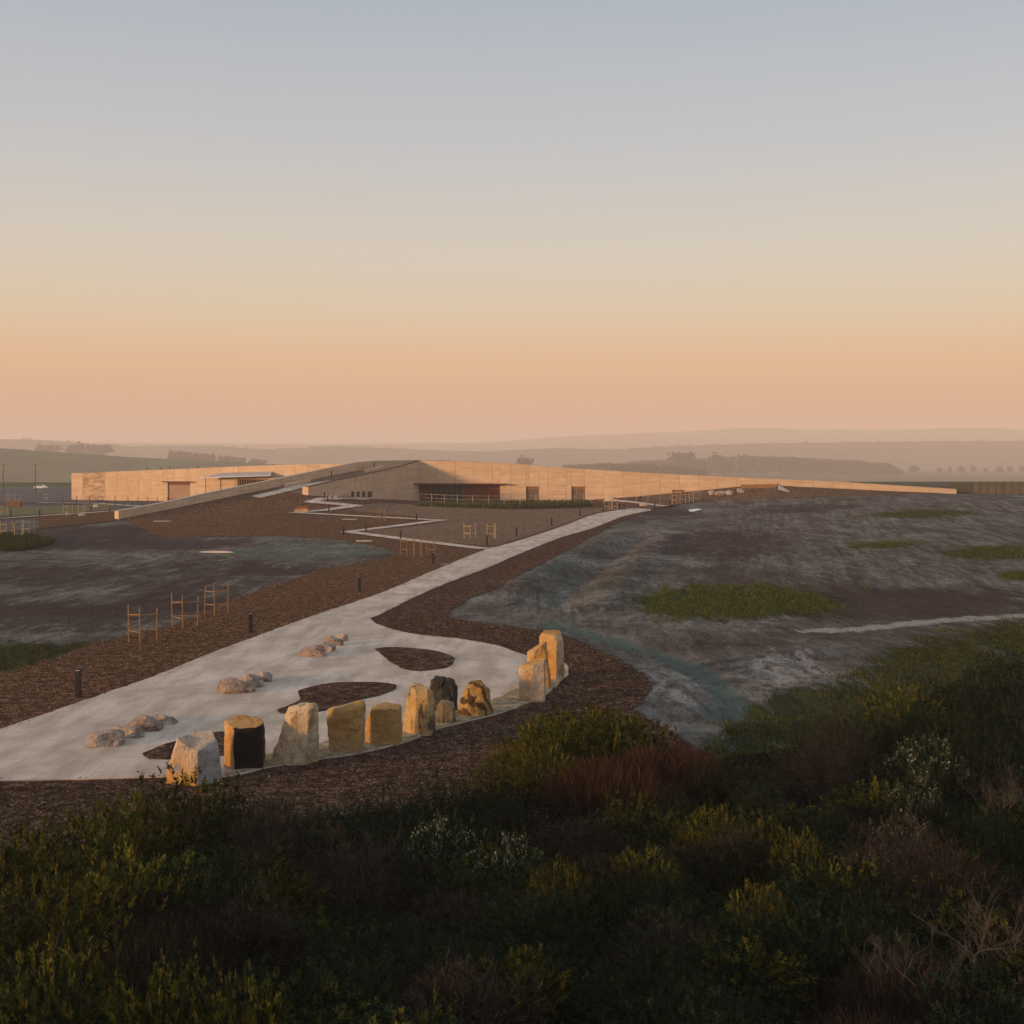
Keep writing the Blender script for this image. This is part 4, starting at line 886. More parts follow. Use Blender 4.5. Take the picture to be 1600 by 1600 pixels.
def fence(label, pts, h, post_mat, n, rails, wire_mat, name='wire_fence', pw=.07, rw_=.03, panel=None):
    P3 = []
    for i in range(n+1):
        s = i/n*(len(pts)-1); j = min(len(pts)-2, int(s)); f = s-j
        x = pts[j][0]*(1-f)+pts[j+1][0]*f; y = pts[j][1]*(1-f)+pts[j+1][1]*f; P3.append(Vector((x, y, zs(x, y))))
    o = thing(name, label, 'fence', P3[0])
    for p in P3: q = p-P3[0]; bar(q-Vector((0, 0, .1)), q+Vector((0, 0, h)), pw).build('post', post_mat, o)
    for z in rails:
        m = MB()
        for a, b in zip(P3, P3[1:]):
            q, w = a-P3[0], b-P3[0]; s_ = bar(q+Vector((0, 0, z)), w+Vector((0, 0, z)), rw_); m.add(s_.v, s_.f)
        m.build('rail', wire_mat, o)
    if panel:
        for a, b in zip(P3, P3[1:]):
            q, w = a-P3[0], b-P3[0]; d = (w-q).normalized(); nn = Vector((-d.y, d.x, 0))*.02
            vs = [q+nn*s+Vector((0, 0, .1)) for s in (-1, 1)]+[w+nn*s+Vector((0, 0, .1)) for s in (-1, 1)]; vs += [v+Vector((0, 0, h*random.uniform(.84, .95)-.1)) for v in vs]
            MB().add(vs, [(0, 1, 3, 2), (4, 6, 7, 5), (0, 2, 6, 4), (1, 5, 7, 3), (0, 4, 5, 1), (2, 3, 7, 6)]).build('panel', panel, o)
    return o
fence('thin pale wire fence standing in the grass strip before the red recess', P([(655, 788), (720, 792), (800, 792), (880, 790), (925, 788)]), 1.9, M['wire'], 13, (.6, 1.2, 1.8), M['wire'])
fence('low pale rail fence between grass strip and bank bollards', P([(930, 784), (985, 784), (1050, 789)]), 1.1, M['wire'], 7, (1.05,), M['wire'], 'wire_fence', .05, .015)
fence('low dark rail fence in front of the earth wing', P([(80, 786), (140, 788), (180, 790), (222, 793)]), 1.0, M['frame'], 9, (.9,), M['frame'], 'rail_fence', .1, .07)
fence('second low dark rail fence nearer the foot of the earth wing', P([(120, 783), (200, 784), (262, 785)]), 1.1, M['frame'], 8, (), M['frame'], 'rail_fence', .1, .05)
fence('tan shade cloth fence with pale posts past the low end of the earth wall', [((1519-800)/FPX*214, 214), ((1630-800)/FPX*212, 212)], 2.1, M['twig_pale'], 9, (2.05,), M['bench'], 'cloth_fence', .12, .04, M['cloth'])
gr_w = MB(); GWA, GWB = Vector((78.6, 221, 0)), Vector((84.6, 220, 0))
gd = (GWB-GWA).normalized(); gn = Vector((gd.y, -gd.x, 0))
gwt = thing('green_hoarding', 'plain grey green hoarding between earth wall end and cloth fence', 'hoarding', GWA)
for i in range(4):
    a, b = 6.0*i/4+.02, 6.0*(i+1)/4-.02
    o = MB().prism([(a, 2.0), (b, 2.0), (b, 4.4), (a, 4.4)], plane3(GWA, gd, gn), .1).build('panel', M['farhill'], gwt); o.matrix_parent_inverse = gwt.matrix_basis.inverted()
# ------------------------------------------------------------------ small things
p = at3(62, 770); p = Vector((-133.5, 350, .06))
car = None
car = thing('parked_car', 'small white car parked on the asphalt by the light pole', 'car', p, .15); car.scale = (.82, .82, .82)
prof = [(-2.1, .35), (-2.12, .8), (-1.9, 1.0), (-1.35, 1.08), (-.75, 1.5), (.7, 1.52), (1.5, 1.08), (2.05, .95), (2.12, .35)]
m = MB(); nP = len(prof)
for s in (-1, 1): pass
vs = [(x, -.85+(.12 if z > 1.2 else 0), z) for x, z in prof]+[(x, .85-(.12 if z > 1.2 else 0), z) for x, z in prof]
m.add(vs, [tuple(range(nP)), tuple(range(2*nP-1, nP-1, -1))]+[(i, i+nP, (i+1) % nP+nP, (i+1) % nP) for i in range(nP)]); m.build('body', M['white'], car)
for y in (-.82, .82): MB().prism([(-1.2, 1.1), (1.25, 1.1), (.62, 1.44), (-.7, 1.44)], lambda u, z, d, y=y: (u, y-.02+d, z), .03).build('window', M['glass'], car)
for x in (-1.35, 1.35):
    for y in (-.8, .8):
        w_ = MB().tube([(x, y-.1, .34), (x, y+.1, .34)], .34, 14).build('wheel', M['tyre'], car); MB().tube([(x, y-.12, .34), (x, y+.12, .34)], .18, 10).build('rim', M['zinc'], w_)
for y in (-.6, .6): MB().box(-2.16, -2.1, y-.15, y+.15, .68, .82).build('headlight', M['lens'], car)
lp0 = None
for px, lab in ((5, 'tall thin light pole at the car park, farther from the white car'), (55, 'tall thin light pole beside the white car')):
    x, y = (px-800)/FPX*300, 300
    if lp0 is None:
        lp0 = thing('light_pole', lab, 'light pole', (x, y, 0), 0, 'light poles at the car park'); MB().tube([(0, 0, 0), (0, 0, 7.2)], [.12, .09], 8).build('pole', M['frame'], lp0); MB().box(-.2, .5, -.14, .14, 7.12, 7.26).build('lamp_head', M['frame'], lp0)
    else: dup(lp0, lab, (x, y, 0))
p = at3(22, 791); bx_ = thing('brown_box', 'low rust brown box by the footpath before the lawn', 'planter', p)
for i in range(3): MB().box(-1.3, 1.3, -.5+.02*i, .5, .3*i, .3*i+.28).build('board', M['bench'], bx_)
def bench(label, px, py, rz=0):
    b = thing('bench', label, 'bench', at3(px, py), rz)
    for i in range(3): MB().box(-1.1, 1.1, -.3+.21*i, -.12+.21*i, .42, .49).build('seat_board', M['bench'], b)
    for x in (-.8, .8): MB().box(x-.08, x+.08, -.25, .25, -.05, .42).build('leg', M['rust_dark'], b)
    for i in range(2): MB().box(-1.1, 1.1, .34, .39, .6+.2*i, .76+.2*i).build('back_board', M['bench'], b)
    for x in (-.8, .8): MB().box(x-.05, x+.05, .29, .34, .3, .95).build('back_post', M['rust_dark'], b)
    return b
bench('rust brown bench against the long earth wall near the boulder row', 1060, 774); bench('dark bench among pale boulders at the grass strip end', 954, 776, .2)
sl = thing('stone_seat', 'orange block seat with a dark back at a bend of the zigzag path', 'seat', at3(471, 800))
for i in range(2): MB().box(-1.0+i*1.02, -.02+i*1.02, -.35, .35, -.05, .5).build('block', M['rk_orange'], sl)
MB().box(-.8, .8, .36, .46, .1, .9).build('backrest', M['bench'], sl)
p = at3(1083, 799); tp = sheet('white_sheet', smooth_poly(P([(1076, 797.5), (1090, 796), (1096, 797.2), (1084, 800.5), (1078, 800)]), 2), M['white'], .12, .8); tag(tp, 'white sheet lying flat on the bare soil past the path top', 'sheet')
p = at3(1217, 769); sg = thing('angled_sign', 'pale sloping panel with a dark edge on the mulch bank', 'sign', p)
MB().box(-.35, -.2, -.1, .1, -.1, 1.5).build('post', M['rust_dark'], sg)
MB().add([(-.15, -.2, 1.35), (1.9, -.5, .1), (1.3, -.7, .05), (-.25, -.5, .5), (-.15, -.1, 1.35), (1.9, -.4, .1), (1.3, -.6, .05), (-.25, -.4, .5)], [(0, 1, 2, 3), (4, 7, 6, 5), (0, 4, 5, 1), (1, 5, 6, 2), (2, 6, 7, 3), (3, 7, 4, 0)]).build('panel', M['zinc'], sg)
bar((-.3, -.15, 1.45), (2.0, -.45, .25), .12).build('edge', M['rust_dark'], sg)
for i, (px, py) in enumerate(((150, 793), (106, 806), (128, 807))): boulder(['small pale boulder on the lawn farthest out', 'small pale boulder at the foot of the first lawn tree guard', 'small pale boulder at the foot of the second lawn tree guard'][i], 'rk_pale', px, py, 10, 5, 60+i)
lw0, lw1 = at3(1157, 764), at3(1212, 763); lw = thing('low_timber_wall', 'low orange brown board wall on the bank below the sloping earth wall', 'low wall', lw0)
for i in range(8):
    a, b = (lw1-lw0)*(i/8+.004), (lw1-lw0)*((i+1)/8-.004); nn = Vector((0, .08, 0))
    vs = [a-Vector((0, 0, .2)), b-Vector((0, 0, .2)), b-Vector((0, 0, .2))+nn, a-Vector((0, 0, .2))+nn]; vs += [v+Vector((0, 0, .95)) for v in vs]
    MB().add(vs, [(0, 3, 2, 1), (4, 5, 6, 7), (0, 1, 5, 4), (1, 2, 6, 5), (2, 3, 7, 6), (3, 0, 4, 7)]).build('board', M['timber_door'], lw)
for px, py, ln, lab in ((569, 846, 1.7, 'pale flat slab on the mulch just below the zigzag hairpin'), (546, 812, 2.0, 'pale flat slab on the mulch between two arms of the zigzag'), (248, 815, 1.3, 'first of two pale flat slabs on the mulch near the ramp wall foot'), (260, 815, 1.3, 'second of two pale flat slabs on the mulch near the ramp wall foot')):
    tag(MB().box(-ln/2, ln/2, -.3, .3, -.02, .10).build('stone_slab', M['path'], None, at3(px, py)), lab, 'slab', 'pale slabs lying on the mulch')
tag(sheet('drain_cover', smooth_poly(P([(687, 884), (697, 881.6), (706, 882), (696, 884.6)]), 3), M['frame'], .085, .5), 'dark drain cover at the edge of the main path', 'drain cover')
# ------------------------------------------------------------------ scrub
def tips_dome(n, rx, rz, lump, seed, floor=.12):
    r = np.random.default_rng(seed); d = norm(r.normal(size=(n*2, 3))); d = d[d[:, 2] > -.15][:n]
    lum = np.array([1+lump*(mnoise.noise((v[0]*2.2+seed, v[1]*2.2, v[2]*2.2))+.5*mnoise.noise((v[0]*5+seed, v[1]*5, v[2]*5))) for v in d])
    rad = lum*(1-.55*r.random(len(d))**2.2)
    Pn = d*rad[:, None]*np.array([rx, rx, rz]); Pn[:, 2] = np.maximum(Pn[:, 2], -rz*.1)+floor; return Pn, d
def make_foliage(seed, n, rx, rz, L, W, cols, per=12, lump=.55, upness=.8, spread=.9):
    Pn, d = tips_dome(n, rx, rz, lump, seed); n = len(Pn); r = np.random.default_rng(seed+1)
    Pp = np.repeat(Pn, per, 0); dd = np.repeat(d, per, 0); m = len(Pp)
    D = dd*.6+np.array([0, 0, upness])+r.normal(size=(m, 3))*spread*.6
    Pp = Pp+np.repeat(r.normal(size=(n, 3)), per, 0)*0+(r.random((m, 1))-.5)*.16*norm(dd+np.array([0, 0, .7]))
    tipc = np.repeat(pick(cols, n, .22), per, 0)*(1+.2*r.normal(size=(m, 1)))
    return leaves(Pp, D, L*r.uniform(.7, 1.3, m), W*r.uniform(.8, 1.2, m), np.clip(tipc, .004, 1))
def branch_mesh(seed, h, spread, levels=4, r0=.035, kids=3, crook=.35, up=.25, n=4):
    r = random.Random(seed); m = MB()
    def grow(p, d, L, rad, lv):
        pts = [p]; rr = [rad]; q = p.copy(); dd = d.copy(); st = 4 if lv > 1 else 3
        for i in range(st):
            dd = (dd+Vector((r.uniform(-1, 1), r.uniform(-1, 1), r.uniform(-.6, .8)+up))*crook).normalized(); q = q+dd*L/st; pts.append(q.copy()); rr.append(rad*(1-.62*(i+1)/st))
        m.tube(pts, rr, n if lv > 2 else 3, False)
        if lv > 0:
            for k in range(kids+(1 if lv < 2 else 0)):
                j = r.randint(1, st); e = (dd+Vector((r.uniform(-1, 1), r.uniform(-1, 1), r.uniform(-.3, .7)))*.9).normalized()
                grow(pts[j].copy(), e, L*r.uniform(.5, .75), max(.003, rr[j]*.75), lv-1)
    for k in range(r.randint(4, 6)):
        a = r.uniform(0, 6.28); grow(Vector((r.uniform(-.1, .1), r.uniform(-.1, .1), -.05)), Vector((math.cos(a)*spread, math.sin(a)*spread, 1)).normalized(), h*.5, r0, levels-1)
    return m.mesh('branches')
def stems_mesh(seed, n, rx, h, cols, w=.012):
    r = np.random.default_rng(seed); a = r.uniform(0, 6.28, n); q = np.sqrt(r.random(n))*rx; Pn = np.stack([np.cos(a)*q, np.sin(a)*q, np.full(n, -.05)], 1)
    D = np.stack([np.cos(a)*q*.35/rx, np.sin(a)*q*.35/rx, np.ones(n)], 1)+r.normal(size=(n, 3))*.14
    hh = h*r.uniform(.55, 1.1, n)*(1-.35*(q/rx)**2)
    v1 = leaves(Pn, D, hh, w, pick(cols, n, .3), .1)
    tipP = Pn+norm(D)*hh[:, None]*.6; k = 3; T = np.repeat(tipP, k, 0); Dn = np.repeat(norm(D), k, 0)+r.normal(size=(n*k, 3))*.3
    return merge([v1, leaves(T, Dn, np.repeat(hh, k)*.42, w*.7, np.repeat(pick(cols, n, .3), k, 0), .1)])
OLIVE = [(.072, .082, .015), (.045, .058, .014), (.10, .096, .016), (.028, .040, .013), (.135, .115, .017)]
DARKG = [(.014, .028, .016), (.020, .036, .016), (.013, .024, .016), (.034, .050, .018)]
GOLD = [(.125, .110, .016), (.10, .098, .018), (.06, .066, .014), (.16, .13, .019)]
REDR = [(.062, .026, .015), (.048, .022, .015), (.085, .040, .022), (.032, .022, .015)]
BRWN = [(.034, .025, .020), (.025, .020, .016), (.052, .038, .029)]
def shrub_proto(kind, seed):
    if kind == 'olive': f = [('foliage', fast_mesh('foliage', *make_foliage(seed, 620, 1.15, 1.25, .095, .028, OLIVE, 13)), 'leaf'), ('branches', branch_mesh(seed, 1.3, .7, 3), 'twig')]
    elif kind == 'dark': f = [('foliage', fast_mesh('foliage', *make_foliage(seed, 900, 1.15, 1.15, .055, .026, DARKG, 10, .4, .5, 1.2)), 'leaf'), ('branches', branch_mesh(seed, 1.2, .8, 3), 'twig')]
    elif kind == 'gold': f = [('foliage', fast_mesh('foliage', *make_foliage(seed, 800, 1.05, 1.2, .07, .022, GOLD, 11, .25)), 'leaf'), ('branches', branch_mesh(seed, 1.2, .7, 3), 'twig')]
    elif kind == 'rush': f = [('stems', fast_mesh('stems', *stems_mesh(seed, 800, 1.0, 1.45, REDR, .018)), 'leaf')]
    elif kind == 'brownrush': f = [('stems', fast_mesh('stems', *stems_mesh(seed, 700, 1.0, 1.2, BRWN, .018)), 'leaf')]
    elif kind == 'twiggy':
        r = np.random.default_rng(seed); Pn, d = tips_dome(1000, 1.15, 1.3, .55, seed, .3); k = 4
        f = [('twigs', fast_mesh('twigs', *leaves(np.repeat(Pn, k, 0), np.repeat(d, k, 0)*.8+np.array([0, 0, .6])+r.normal(size=(len(Pn)*k, 3))*.75, .26, .011, pick(BRWN+[(.075, .06, .05), (.02, .014, .012)], len(Pn)*k, .3), .1)), 'leaf'), ('branches', branch_mesh(seed, 1.5, .6, 4, .028), 'twig')]
    elif kind == 'flower':
        Pn, d = tips_dome(70, 1.0, 1.1, .3, seed); Pn = Pn[Pn[:, 2] > .55]; d = d[:len(Pn)]; k = 9; r = np.random.default_rng(seed); m = len(Pn)*k
        fl = leaves(np.repeat(Pn, k, 0)+r.normal(size=(m, 3))*.07+np.array([0, 0, .08]), r.normal(size=(m, 3))+np.array([0, 0, .8]), .085, .05, pick([(.17, .18, .12), (.11, .13, .07), (.25, .25, .18)], m, .2))
        f = [('foliage', fast_mesh('foliage', *make_foliage(seed, 560, 1.05, 1.1, .07, .03, DARKG+[(.06, .075, .04)], 10)), 'leaf'), ('blossom', fast_mesh('blossom', *fl), 'leaf'), ('branches', branch_mesh(seed, 1.2, .7, 3), 'twig')]
    elif kind == 'bare': f = [('branches', branch_mesh(seed, 2.2, .9, 5, .06, 3, .34, .15, 5), 'twig_pale')]
    for _, me, mm in f: me.materials.append(M[mm])
    return [(a, b) for a, b, _ in f]
PRO = {k: [shrub_proto(k, 100+17*i+len(k)) for i in range(n)] for k, n in (('olive', 3), ('dark', 3), ('gold', 2), ('rush', 2), ('brownrush', 1), ('twiggy', 2), ('flower', 2), ('bare', 2))}
NAMES = {'olive': 'leafy_shrub', 'dark': 'leafy_shrub', 'gold': 'leafy_shrub', 'rush': 'rush_clump', 'brownrush': 'rush_clump', 'twiggy': 'twiggy_shrub', 'flower': 'flowering_shrub', 'bare': 'bare_shrub'}
def shrub(kind, px, ptop, h, w, label, group='shrubs of the dense scrub', k=None):
    p = under(px, ptop, h*.93); hh = {'olive': 1.45, 'dark': 1.35, 'gold': 1.4, 'rush': 1.4, 'brownrush': 1.15, 'twiggy': 1.65, 'flower': 1.3, 'bare': 2.2}[kind]
    ww = {'olive': 2.5, 'dark': 2.5, 'gold': 2.2, 'rush': 2.4, 'brownrush': 2.4, 'twiggy': 2.5, 'flower': 2.2, 'bare': 2.6}[kind]
    o = thing(NAMES[kind], label, 'shrub' if 'rush' not in kind else 'rush clump', p, random.uniform(0, 6.28), group)
    o.scale = (w/ww, w/ww, h/hh)
    pr = PRO[kind]
    for nm, me in pr[k if k is not None else random.randrange(len(pr))]: link(nm, me, o)
    return o
SH = [('olive', 300, 1226, 1.5, 3.0, 'olive green shrub growing right under the pink wedge stone'), ('olive', 210, 1258, 1.5, 2.8, 'olive shrub at the mulch edge beside the one under the pink stone'),
      ('olive', 120, 1296, 1.6, 2.6, 'yellowish leafy shrub on the mulch edge under the nearest boulder'), ('olive', 30, 1318, 1.7, 2.8, 'broad yellow green shrub at the frame edge by the mulch'),
      ('olive', 80, 1390, 1.7, 2.8, 'large yellow green shrub in front of the mulch edge shrubs'), ('olive', 190, 1345, 1.7, 2.8, 'dense olive shrub two rows below the pink stone'),
      ('dark', 390, 1250, 1.4, 2.6, 'dark shrub between the pink stone shrub and the brown twigs'), ('twiggy', 425, 1272, 1.4, 2.0, 'brown twiggy shrub at the mulch edge below the black stone'),
      ('dark', 320, 1340, 1.6, 2.6, 'shadowy green shrub below the brown twiggy shrub'), ('brownrush', 350, 1430, 1.2, 2.6, 'dry brown rush clump amid dark scrub'), ('brownrush', 240, 1440, 1.2, 2.4, 'reddish dry rush clump above the big leaved shrubs'),
      ('olive', 90, 1500, 1.5, 2.0, 'big leaved shrub in the bottom corner of the scrub'), ('olive', 255, 1525, 1.4, 1.8, 'big leaved shrub at the bottom below the dry rushes'), ('olive', 380, 1545, 1.3, 1.6, 'low big leaved shrub at the bottom beside the dry rushes'),
      ('dark', 520, 1265, 1.3, 2.8, 'dark low shrub at the mulch edge below the tan stone'), ('dark', 610, 1250, 1.3, 2.6, 'dark green shrub at the mulch edge below the mottled stone'), ('dark', 700, 1222, 1.3, 2.6, 'mid green shrub sloping down from the golden dome of scrub'),
      ('bare', 585, 1300, 1.5, 1.5, 'bare crooked grey shrub with one upright stem'), ('twiggy', 540, 1330, 1.4, 2.0, 'grey twiggy shrub beside the crooked bare stem'), ('flower', 690, 1290, 1.4, 2.0, 'white flowered shrub nearest the mulch edge'),
      ('flower', 795, 1315, 1.3, 1.5, 'smaller white flowered shrub between dark scrub and golden bushes'), ('gold', 900, 1110, 1.8, 4.4, 'large golden green dome of shrub reaching up to the gravel strip'), ('gold', 815, 1160, 1.5, 2.8, 'golden green shrub joined to the side of the large dome'),
      ('olive', 985, 1128, 1.5, 3.0, 'olive shrub on the far shoulder of the golden dome'), ('rush', 1045, 1165, 1.5, 3.2, 'big russet rush clump beside the golden dome'), ('rush', 930, 1185, 1.4, 2.6, 'russet rush clump below the golden dome'),
      ('rush', 980, 1200, 1.3, 2.4, 'smaller russet rush clump between the two large ones'), ('dark', 1150, 1195, 1.3, 3.0, 'dark low shrub between russet rushes and the grassy slope'), ('dark', 1190, 1225, 1.3, 1.9, 'round blue green shrub below the grassy slope'),
      ('gold', 1120, 1265, 1.5, 2.4, 'round golden shrub in mid scrub'), ('olive', 1190, 1290, 1.3, 1.8, 'olive shrub leaning on the round golden shrub'), ('gold', 1250, 1307, 1.4, 1.7, 'golden shrub beside the large brown twiggy mass'),
      ('gold', 1000, 1330, 1.3, 1.9, 'golden shrub with bright upright tips in mid scrub'), ('gold', 880, 1355, 1.3, 1.7, 'golden shrub below the smaller white flowers'), ('gold', 1190, 1385, 1.3, 1.6, 'lower golden shrub under the one by the brown twigs'),
      ('twiggy', 1310, 1135, 1.6, 2.4, 'tall brown twiggy shrub at the foot of the grassy slope'), ('twiggy', 1270, 1185, 1.4, 2.4, 'dim grey twiggy shrub below the tall brown one'), ('dark', 1290, 1270, 1.3, 1.6, 'small blue green shrub behind the large brown twigs'),
      ('flower', 1450, 1158, 1.7, 2.6, 'white flowered shrub highest on the bushy slope'), ('flower', 1435, 1220, 1.5, 1.6, 'white flowered shrub in the middle of the bushy slope'), ('flower', 1415, 1280, 1.4, 1.6, 'white flowered shrub over the large brown twigs'),
      ('twiggy', 1400, 1300, 1.7, 2.6, 'large brown twiggy shrub filling the lower scrub'), ('twiggy', 1480, 1330, 1.6, 2.2, 'brown twiggy shrub behind the bare branches'), ('bare', 1585, 1195, 2.0, 2.2, 'pale bare shrub fanning up on the bushy slope'),
      ('bare', 1560, 1400, 2.0, 2.6, 'gnarled grey bare branches in the bottom corner'), ('bare', 1470, 1450, 1.6, 2.2, 'low gnarled bare branches beside the bottom corner ones'),
      ('olive', 1420, 1085, 1.8, 3.6, 'olive shrub at the top edge of the bushy slope by the grass'), ('dark', 1500, 1075, 2.0, 3.8, 'dark tall shrub on the bushy slope'), ('dark', 1590, 1030, 2.3, 4.4, 'tallest dark shrub on the bushy slope at the frame edge'),
      ('dark', 1350, 1120, 1.4, 2.6, 'low green shrub where the grassy slope meets the bushes'), ('dark', 1540, 1150, 1.8, 3.2, 'dark shrub behind the highest white flowers'), ('dark', 1560, 1290, 1.5, 2.2, 'dark shrub under the pale fanning branches'),
      ('gold', 862, 1124, 1.6, 2.6, 'golden green shrub on the near shoulder of the large dome'), ('gold', 945, 1112, 1.7, 2.8, 'golden green shrub just past the crown of the large dome'), ('olive', 900, 1138, 1.5, 2.6, 'olive shrub in front of the large golden dome'),
      ('gold', 850, 1168, 1.4, 2.2, 'golden green shrub low in front of the dome by the mulch'), ('olive', 965, 1145, 1.4, 2.2, 'olive shrub low in front of the dome beside the russet rushes'), ('dark', 1480, 1105, 1.9, 3.2, 'dark shrub between the olive shrub and tall dark one on the slope'),
      ('dark', 1600, 1095, 2.0, 3.6, 'dark shrub under the tallest one at the frame edge'), ('dark', 1440, 1120, 1.5, 2.8, 'dark shrub above the highest white flowers')]
SHP = []
for q in SH: SHP.append(tuple(shrub(*q).location[:2]))
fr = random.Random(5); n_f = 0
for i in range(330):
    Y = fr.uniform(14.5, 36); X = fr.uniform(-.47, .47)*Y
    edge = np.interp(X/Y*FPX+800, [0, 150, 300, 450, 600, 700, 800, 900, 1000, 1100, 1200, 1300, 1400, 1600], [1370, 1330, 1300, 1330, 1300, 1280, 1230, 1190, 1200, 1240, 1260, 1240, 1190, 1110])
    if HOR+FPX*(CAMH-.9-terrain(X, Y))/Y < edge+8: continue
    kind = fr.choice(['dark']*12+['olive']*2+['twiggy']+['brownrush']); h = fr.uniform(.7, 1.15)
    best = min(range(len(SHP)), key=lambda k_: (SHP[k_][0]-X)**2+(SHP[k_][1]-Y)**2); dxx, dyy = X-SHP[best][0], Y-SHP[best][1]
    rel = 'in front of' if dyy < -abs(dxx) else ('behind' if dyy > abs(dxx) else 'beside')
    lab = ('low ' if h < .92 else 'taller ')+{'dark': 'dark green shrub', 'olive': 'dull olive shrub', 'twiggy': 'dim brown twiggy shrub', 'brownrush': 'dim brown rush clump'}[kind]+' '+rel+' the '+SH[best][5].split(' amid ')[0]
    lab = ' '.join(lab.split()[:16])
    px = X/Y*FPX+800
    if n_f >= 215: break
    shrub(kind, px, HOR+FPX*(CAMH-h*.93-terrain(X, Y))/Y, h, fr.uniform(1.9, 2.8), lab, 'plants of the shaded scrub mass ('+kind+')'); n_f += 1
# low growth between the shrubs
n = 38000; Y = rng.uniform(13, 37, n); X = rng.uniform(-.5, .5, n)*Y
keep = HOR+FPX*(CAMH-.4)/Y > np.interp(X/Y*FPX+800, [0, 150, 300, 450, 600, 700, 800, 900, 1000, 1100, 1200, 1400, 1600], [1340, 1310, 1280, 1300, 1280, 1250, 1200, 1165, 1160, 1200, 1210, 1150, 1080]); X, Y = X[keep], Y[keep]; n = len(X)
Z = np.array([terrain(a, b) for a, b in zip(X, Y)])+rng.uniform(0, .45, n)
und = link('undergrowth', fast_mesh('undergrowth', *leaves(np.stack([X, Y, Z], 1), rng.normal(size=(n, 3))*.6+(0, 0, .6),   .18, .06, pick([(.010, .014, .009), (.016, .022, .010), (.014, .010, .008)], n))), None, M['leaf']); tag(und, 'low dark growth filling the ground between the shrubs', 'undergrowth', None, 'stuff')  # leaf colours darkened to put deep shade into the gaps between shrubs
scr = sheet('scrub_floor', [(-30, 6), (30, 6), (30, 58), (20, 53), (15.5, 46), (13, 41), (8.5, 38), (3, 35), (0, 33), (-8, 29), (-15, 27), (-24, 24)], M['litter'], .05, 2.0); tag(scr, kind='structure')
# ------------------------------------------------------------------ grass tufts, ground cover, loose chips
def scatter_poly(n, poly):
    q = np.array(poly); out = []; tot = 0
    while tot < n:
        c = rng.uniform(q.min(0), q.max(0), (n, 2)); c = c[in_poly(c, poly)]; out.append(c); tot += len(c)
    return np.concatenate(out)[:n]
def grass(name, label, polys, h, w, cols, jit=.7, blobs=()):
    Ps = [scatter_poly(n, poly) for poly, n in polys]
    for (px, py, rx, ry), n in blobs:
        c = scatter_poly(n, [at(px-rx*1.3, py+ry*1.2), at(px+rx*1.3, py+ry*1.2), at(px+rx*1.3, py-ry*1.2), at(px-rx*1.3, py-ry*1.2)])
        m = blob(px, py, rx, ry, 2.0, c[:, 0], c[:, 1]); t = np.array([mnoise.noise((a*.30, b*.10, 2))+.8*mnoise.noise((a*.9, b*.35, 7))+.5*mnoise.noise((a*3, b*1.6, 9)) for a, b in c])
        Ps.append(c[m-.52+t*.95 > rng.uniform(-.1, .16, n)])
    c = np.concatenate(Ps)
    if blobs: c = c[~(in_poly(c, big_bed) | in_poly(c, right_bed) | in_poly(c, path_poly))]
    n = len(c); Z = np.array([zs(a, b) for a, b in c])
    o = link(name, fast_mesh(name, *leaves(np.column_stack([c, Z]), rng.normal(size=(n, 3))*jit*.6+(0, 0, 1), h*rng.uniform(.4, 1.3, n), w, pick(cols, n, .3), .1)), None, M['blade'])
    return tag(o, label, 'grass', None, 'stuff')
GC = [(.060, .076, .012), (.042, .056, .011), (.09, .098, .016), (.026, .034, .010), (.06, .048, .02)]
E = lambda px, py, rx, ry: smooth_poly(P([(px-rx, py+ry*.15), (px-rx*.55, py-ry*.75), (px, py-ry), (px+rx*.6, py-ry*.6), (px+rx, py-ry*.05), (px+rx*.55, py+ry*.65), (px, py+ry), (px-rx*.6, py+ry*.8)]), 4)
grass('grass', 'thin green grass coming up in patches over the bare soil', [(P([(420, 1275), (520, 1245), (640, 1245), (560, 1275), (480, 1300)]), 5000)], .17, .032, GC, .7,
      [(GREEN[5], 15000), (GREEN[6], 12000), (GREEN[7], 6000), (GREEN[8], 5000), (GREEN[9], 12000)])
grass('grass', 'brighter green grass in low patches across the bare field', [], .16, .034, [(.085, .115, .014), (.062, .088, .013), (.115, .13, .018), (.04, .055, .013)], .7,
      [(GREEN[0], 30000), (GREEN[1], 6000), (GREEN[2], 5000), (GREEN[3], 8000), (GREEN[4], 4000)])
grass('ground_cover', 'dense green ground cover strip before the building', [(P([(650, 792), (720, 794), (800, 796), (870, 795), (925, 792), (918, 787), (850, 787), (760, 788), (680, 788)]), 9000)], .8, .14, [(.07, .085, .03), (.05, .065, .025), (.085, .095, .03)])
grass('ground_cover', 'dark green ground cover clump under the pale tree guards', [(E(20, 850, 65, 12), 9000)], .6, .09, [(.04, .06, .018), (.055, .075, .02), (.03, .045, .015)])
def chips(name, polys, cols, label):
    c = np.concatenate([scatter_poly(n, p) for p, n in polys]); n = len(c); Z = np.array([zs(a, b) for a, b in c])+.06+rng.uniform(0, .035, n)
    a = rng.uniform(0, 6.28, n); D = np.stack([np.cos(a), np.sin(a), rng.normal(size=n)*.35], 1)
    o = link(name, fast_mesh(name, *leaves(np.column_stack([c, Z]), D, rng.uniform(.03, .12, n), rng.uniform(.018, .04, n), pick(cols, n, .35), .2)), None, M['chip']); return tag(o, label, 'wood chips', None, 'stuff')
CH = [(.13, .068, .04), (.19, .105, .063), (.08, .043, .028), (.25, .155, .095), (.34, .235, .16)]
CHD = [(.095, .054, .037), (.14, .083, .056), (.06, .036, .027), (.2, .13, .09), (.32, .24, .18)]
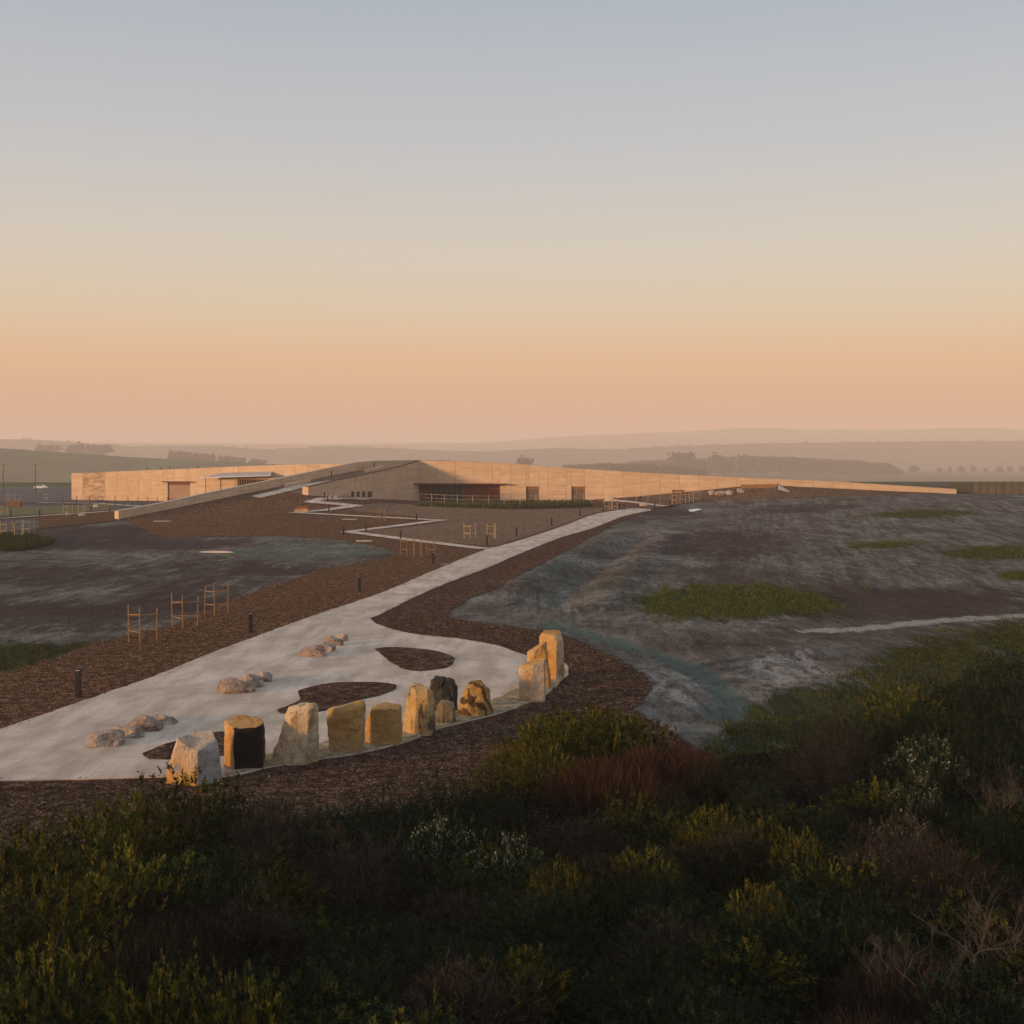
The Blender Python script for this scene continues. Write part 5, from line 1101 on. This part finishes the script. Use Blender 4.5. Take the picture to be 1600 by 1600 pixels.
nearbed = [(-25.5, 12), at(-60, 1075), at(0, 1056), at(78, 1030), at(200, 992), at(269, 977), at(359, 939), at(469, 902), at(600, 924)]+[(x-.05, y) for x, y in UP[9:]]+[(-19.5, 27), (-20, 14)]
chips('loose_chips', [(nearbed, 34000)], CH, 'loose wood chips over the mulch between path and bare soil')
nr = P([(640, 962), (700, 962), (775, 979), (837, 987), (880, 994), (975, 1037), (1005, 1056), (1016, 1078), (987, 1105)])+[(6, 37), (7, 30), (-16, 25), (-16, 33)]+[(x+.1, y-.25) for x, y in LOW[:18]]
chips('loose_chips', [(nr, 46000)], CHD, 'loose dark wood chips round the forecourt and standing stones')
cl = np.concatenate([scatter_poly(16000, [at(745, 945), at(900, 862), at(1000, 830), at(1640, 870), at(1640, 1040), at(1250, 1180), at(1000, 1110), at(880, 1000)]), scatter_poly(6000, [at(-40, 870), at(600, 868), at(450, 915), at(200, 990), at(-40, 1050)])])
cl = cl[~(in_poly(cl, big_bed) | in_poly(cl, right_bed) | in_poly(cl, path_poly))]; n = len(cl)
o = link('soil_clods', fast_mesh('soil_clods', *leaves(np.column_stack([cl, np.array([zs(a, b) for a, b in cl])+.01]), rng.normal(size=(n, 3))*(1, 1, .5)+(0, 0, .25), rng.uniform(.04, .12, n), rng.uniform(.03, .08, n), pick([(.06, .05, .042), (.10, .088, .075), (.13, .118, .10), (.045, .036, .03), (.05, .06, .02)], n, .3), .3)), None, M['chip']); tag(o, 'loose clods and stones scattered over the bare soil', 'soil', None, 'stuff')
eg = np.array(path_poly); k_ = rng.integers(0, len(eg), 4200); sp = eg[k_]+rng.normal(size=(4200, 2))*np.where(rng.random((4200, 1)) < .8, .16, .5)
sp = sp[in_poly(sp, path_poly)]; n = len(sp); a = rng.uniform(0, 6.28, n)
o = link('loose_chips', fast_mesh('loose_chips', *leaves(np.column_stack([sp, np.array([zs(a_, b_) for a_, b_ in sp])+.078]), np.stack([np.cos(a), np.sin(a), np.full(n, .06)], 1), rng.uniform(.04, .12, n), rng.uniform(.02, .045, n), pick(CHD, n, .3), .2)), None, M['chip']); tag(o, 'wood chips spilled over the edges of the pale path', 'wood chips', None, 'stuff')
# ------------------------------------------------------------------ haze
hz = MB().box(-11500, 11500, -1500, 11500, -31, 190).build('haze', None); tag(hz, kind='stuff')
hm = bpy.data.materials.new('haze_air'); hm.use_nodes = True; hn = hm.node_tree.nodes; hn.clear()
ho = hn.new('ShaderNodeOutputMaterial'); hv = hn.new('ShaderNodeVolumePrincipled'); hv.inputs['Color'].default_value = (1, .875, .83, 1); hv.inputs['Density'].default_value = 2.95e-4
hm.node_tree.links.new(hv.outputs[0], ho.inputs['Volume']); hz.data.materials.append(hm)
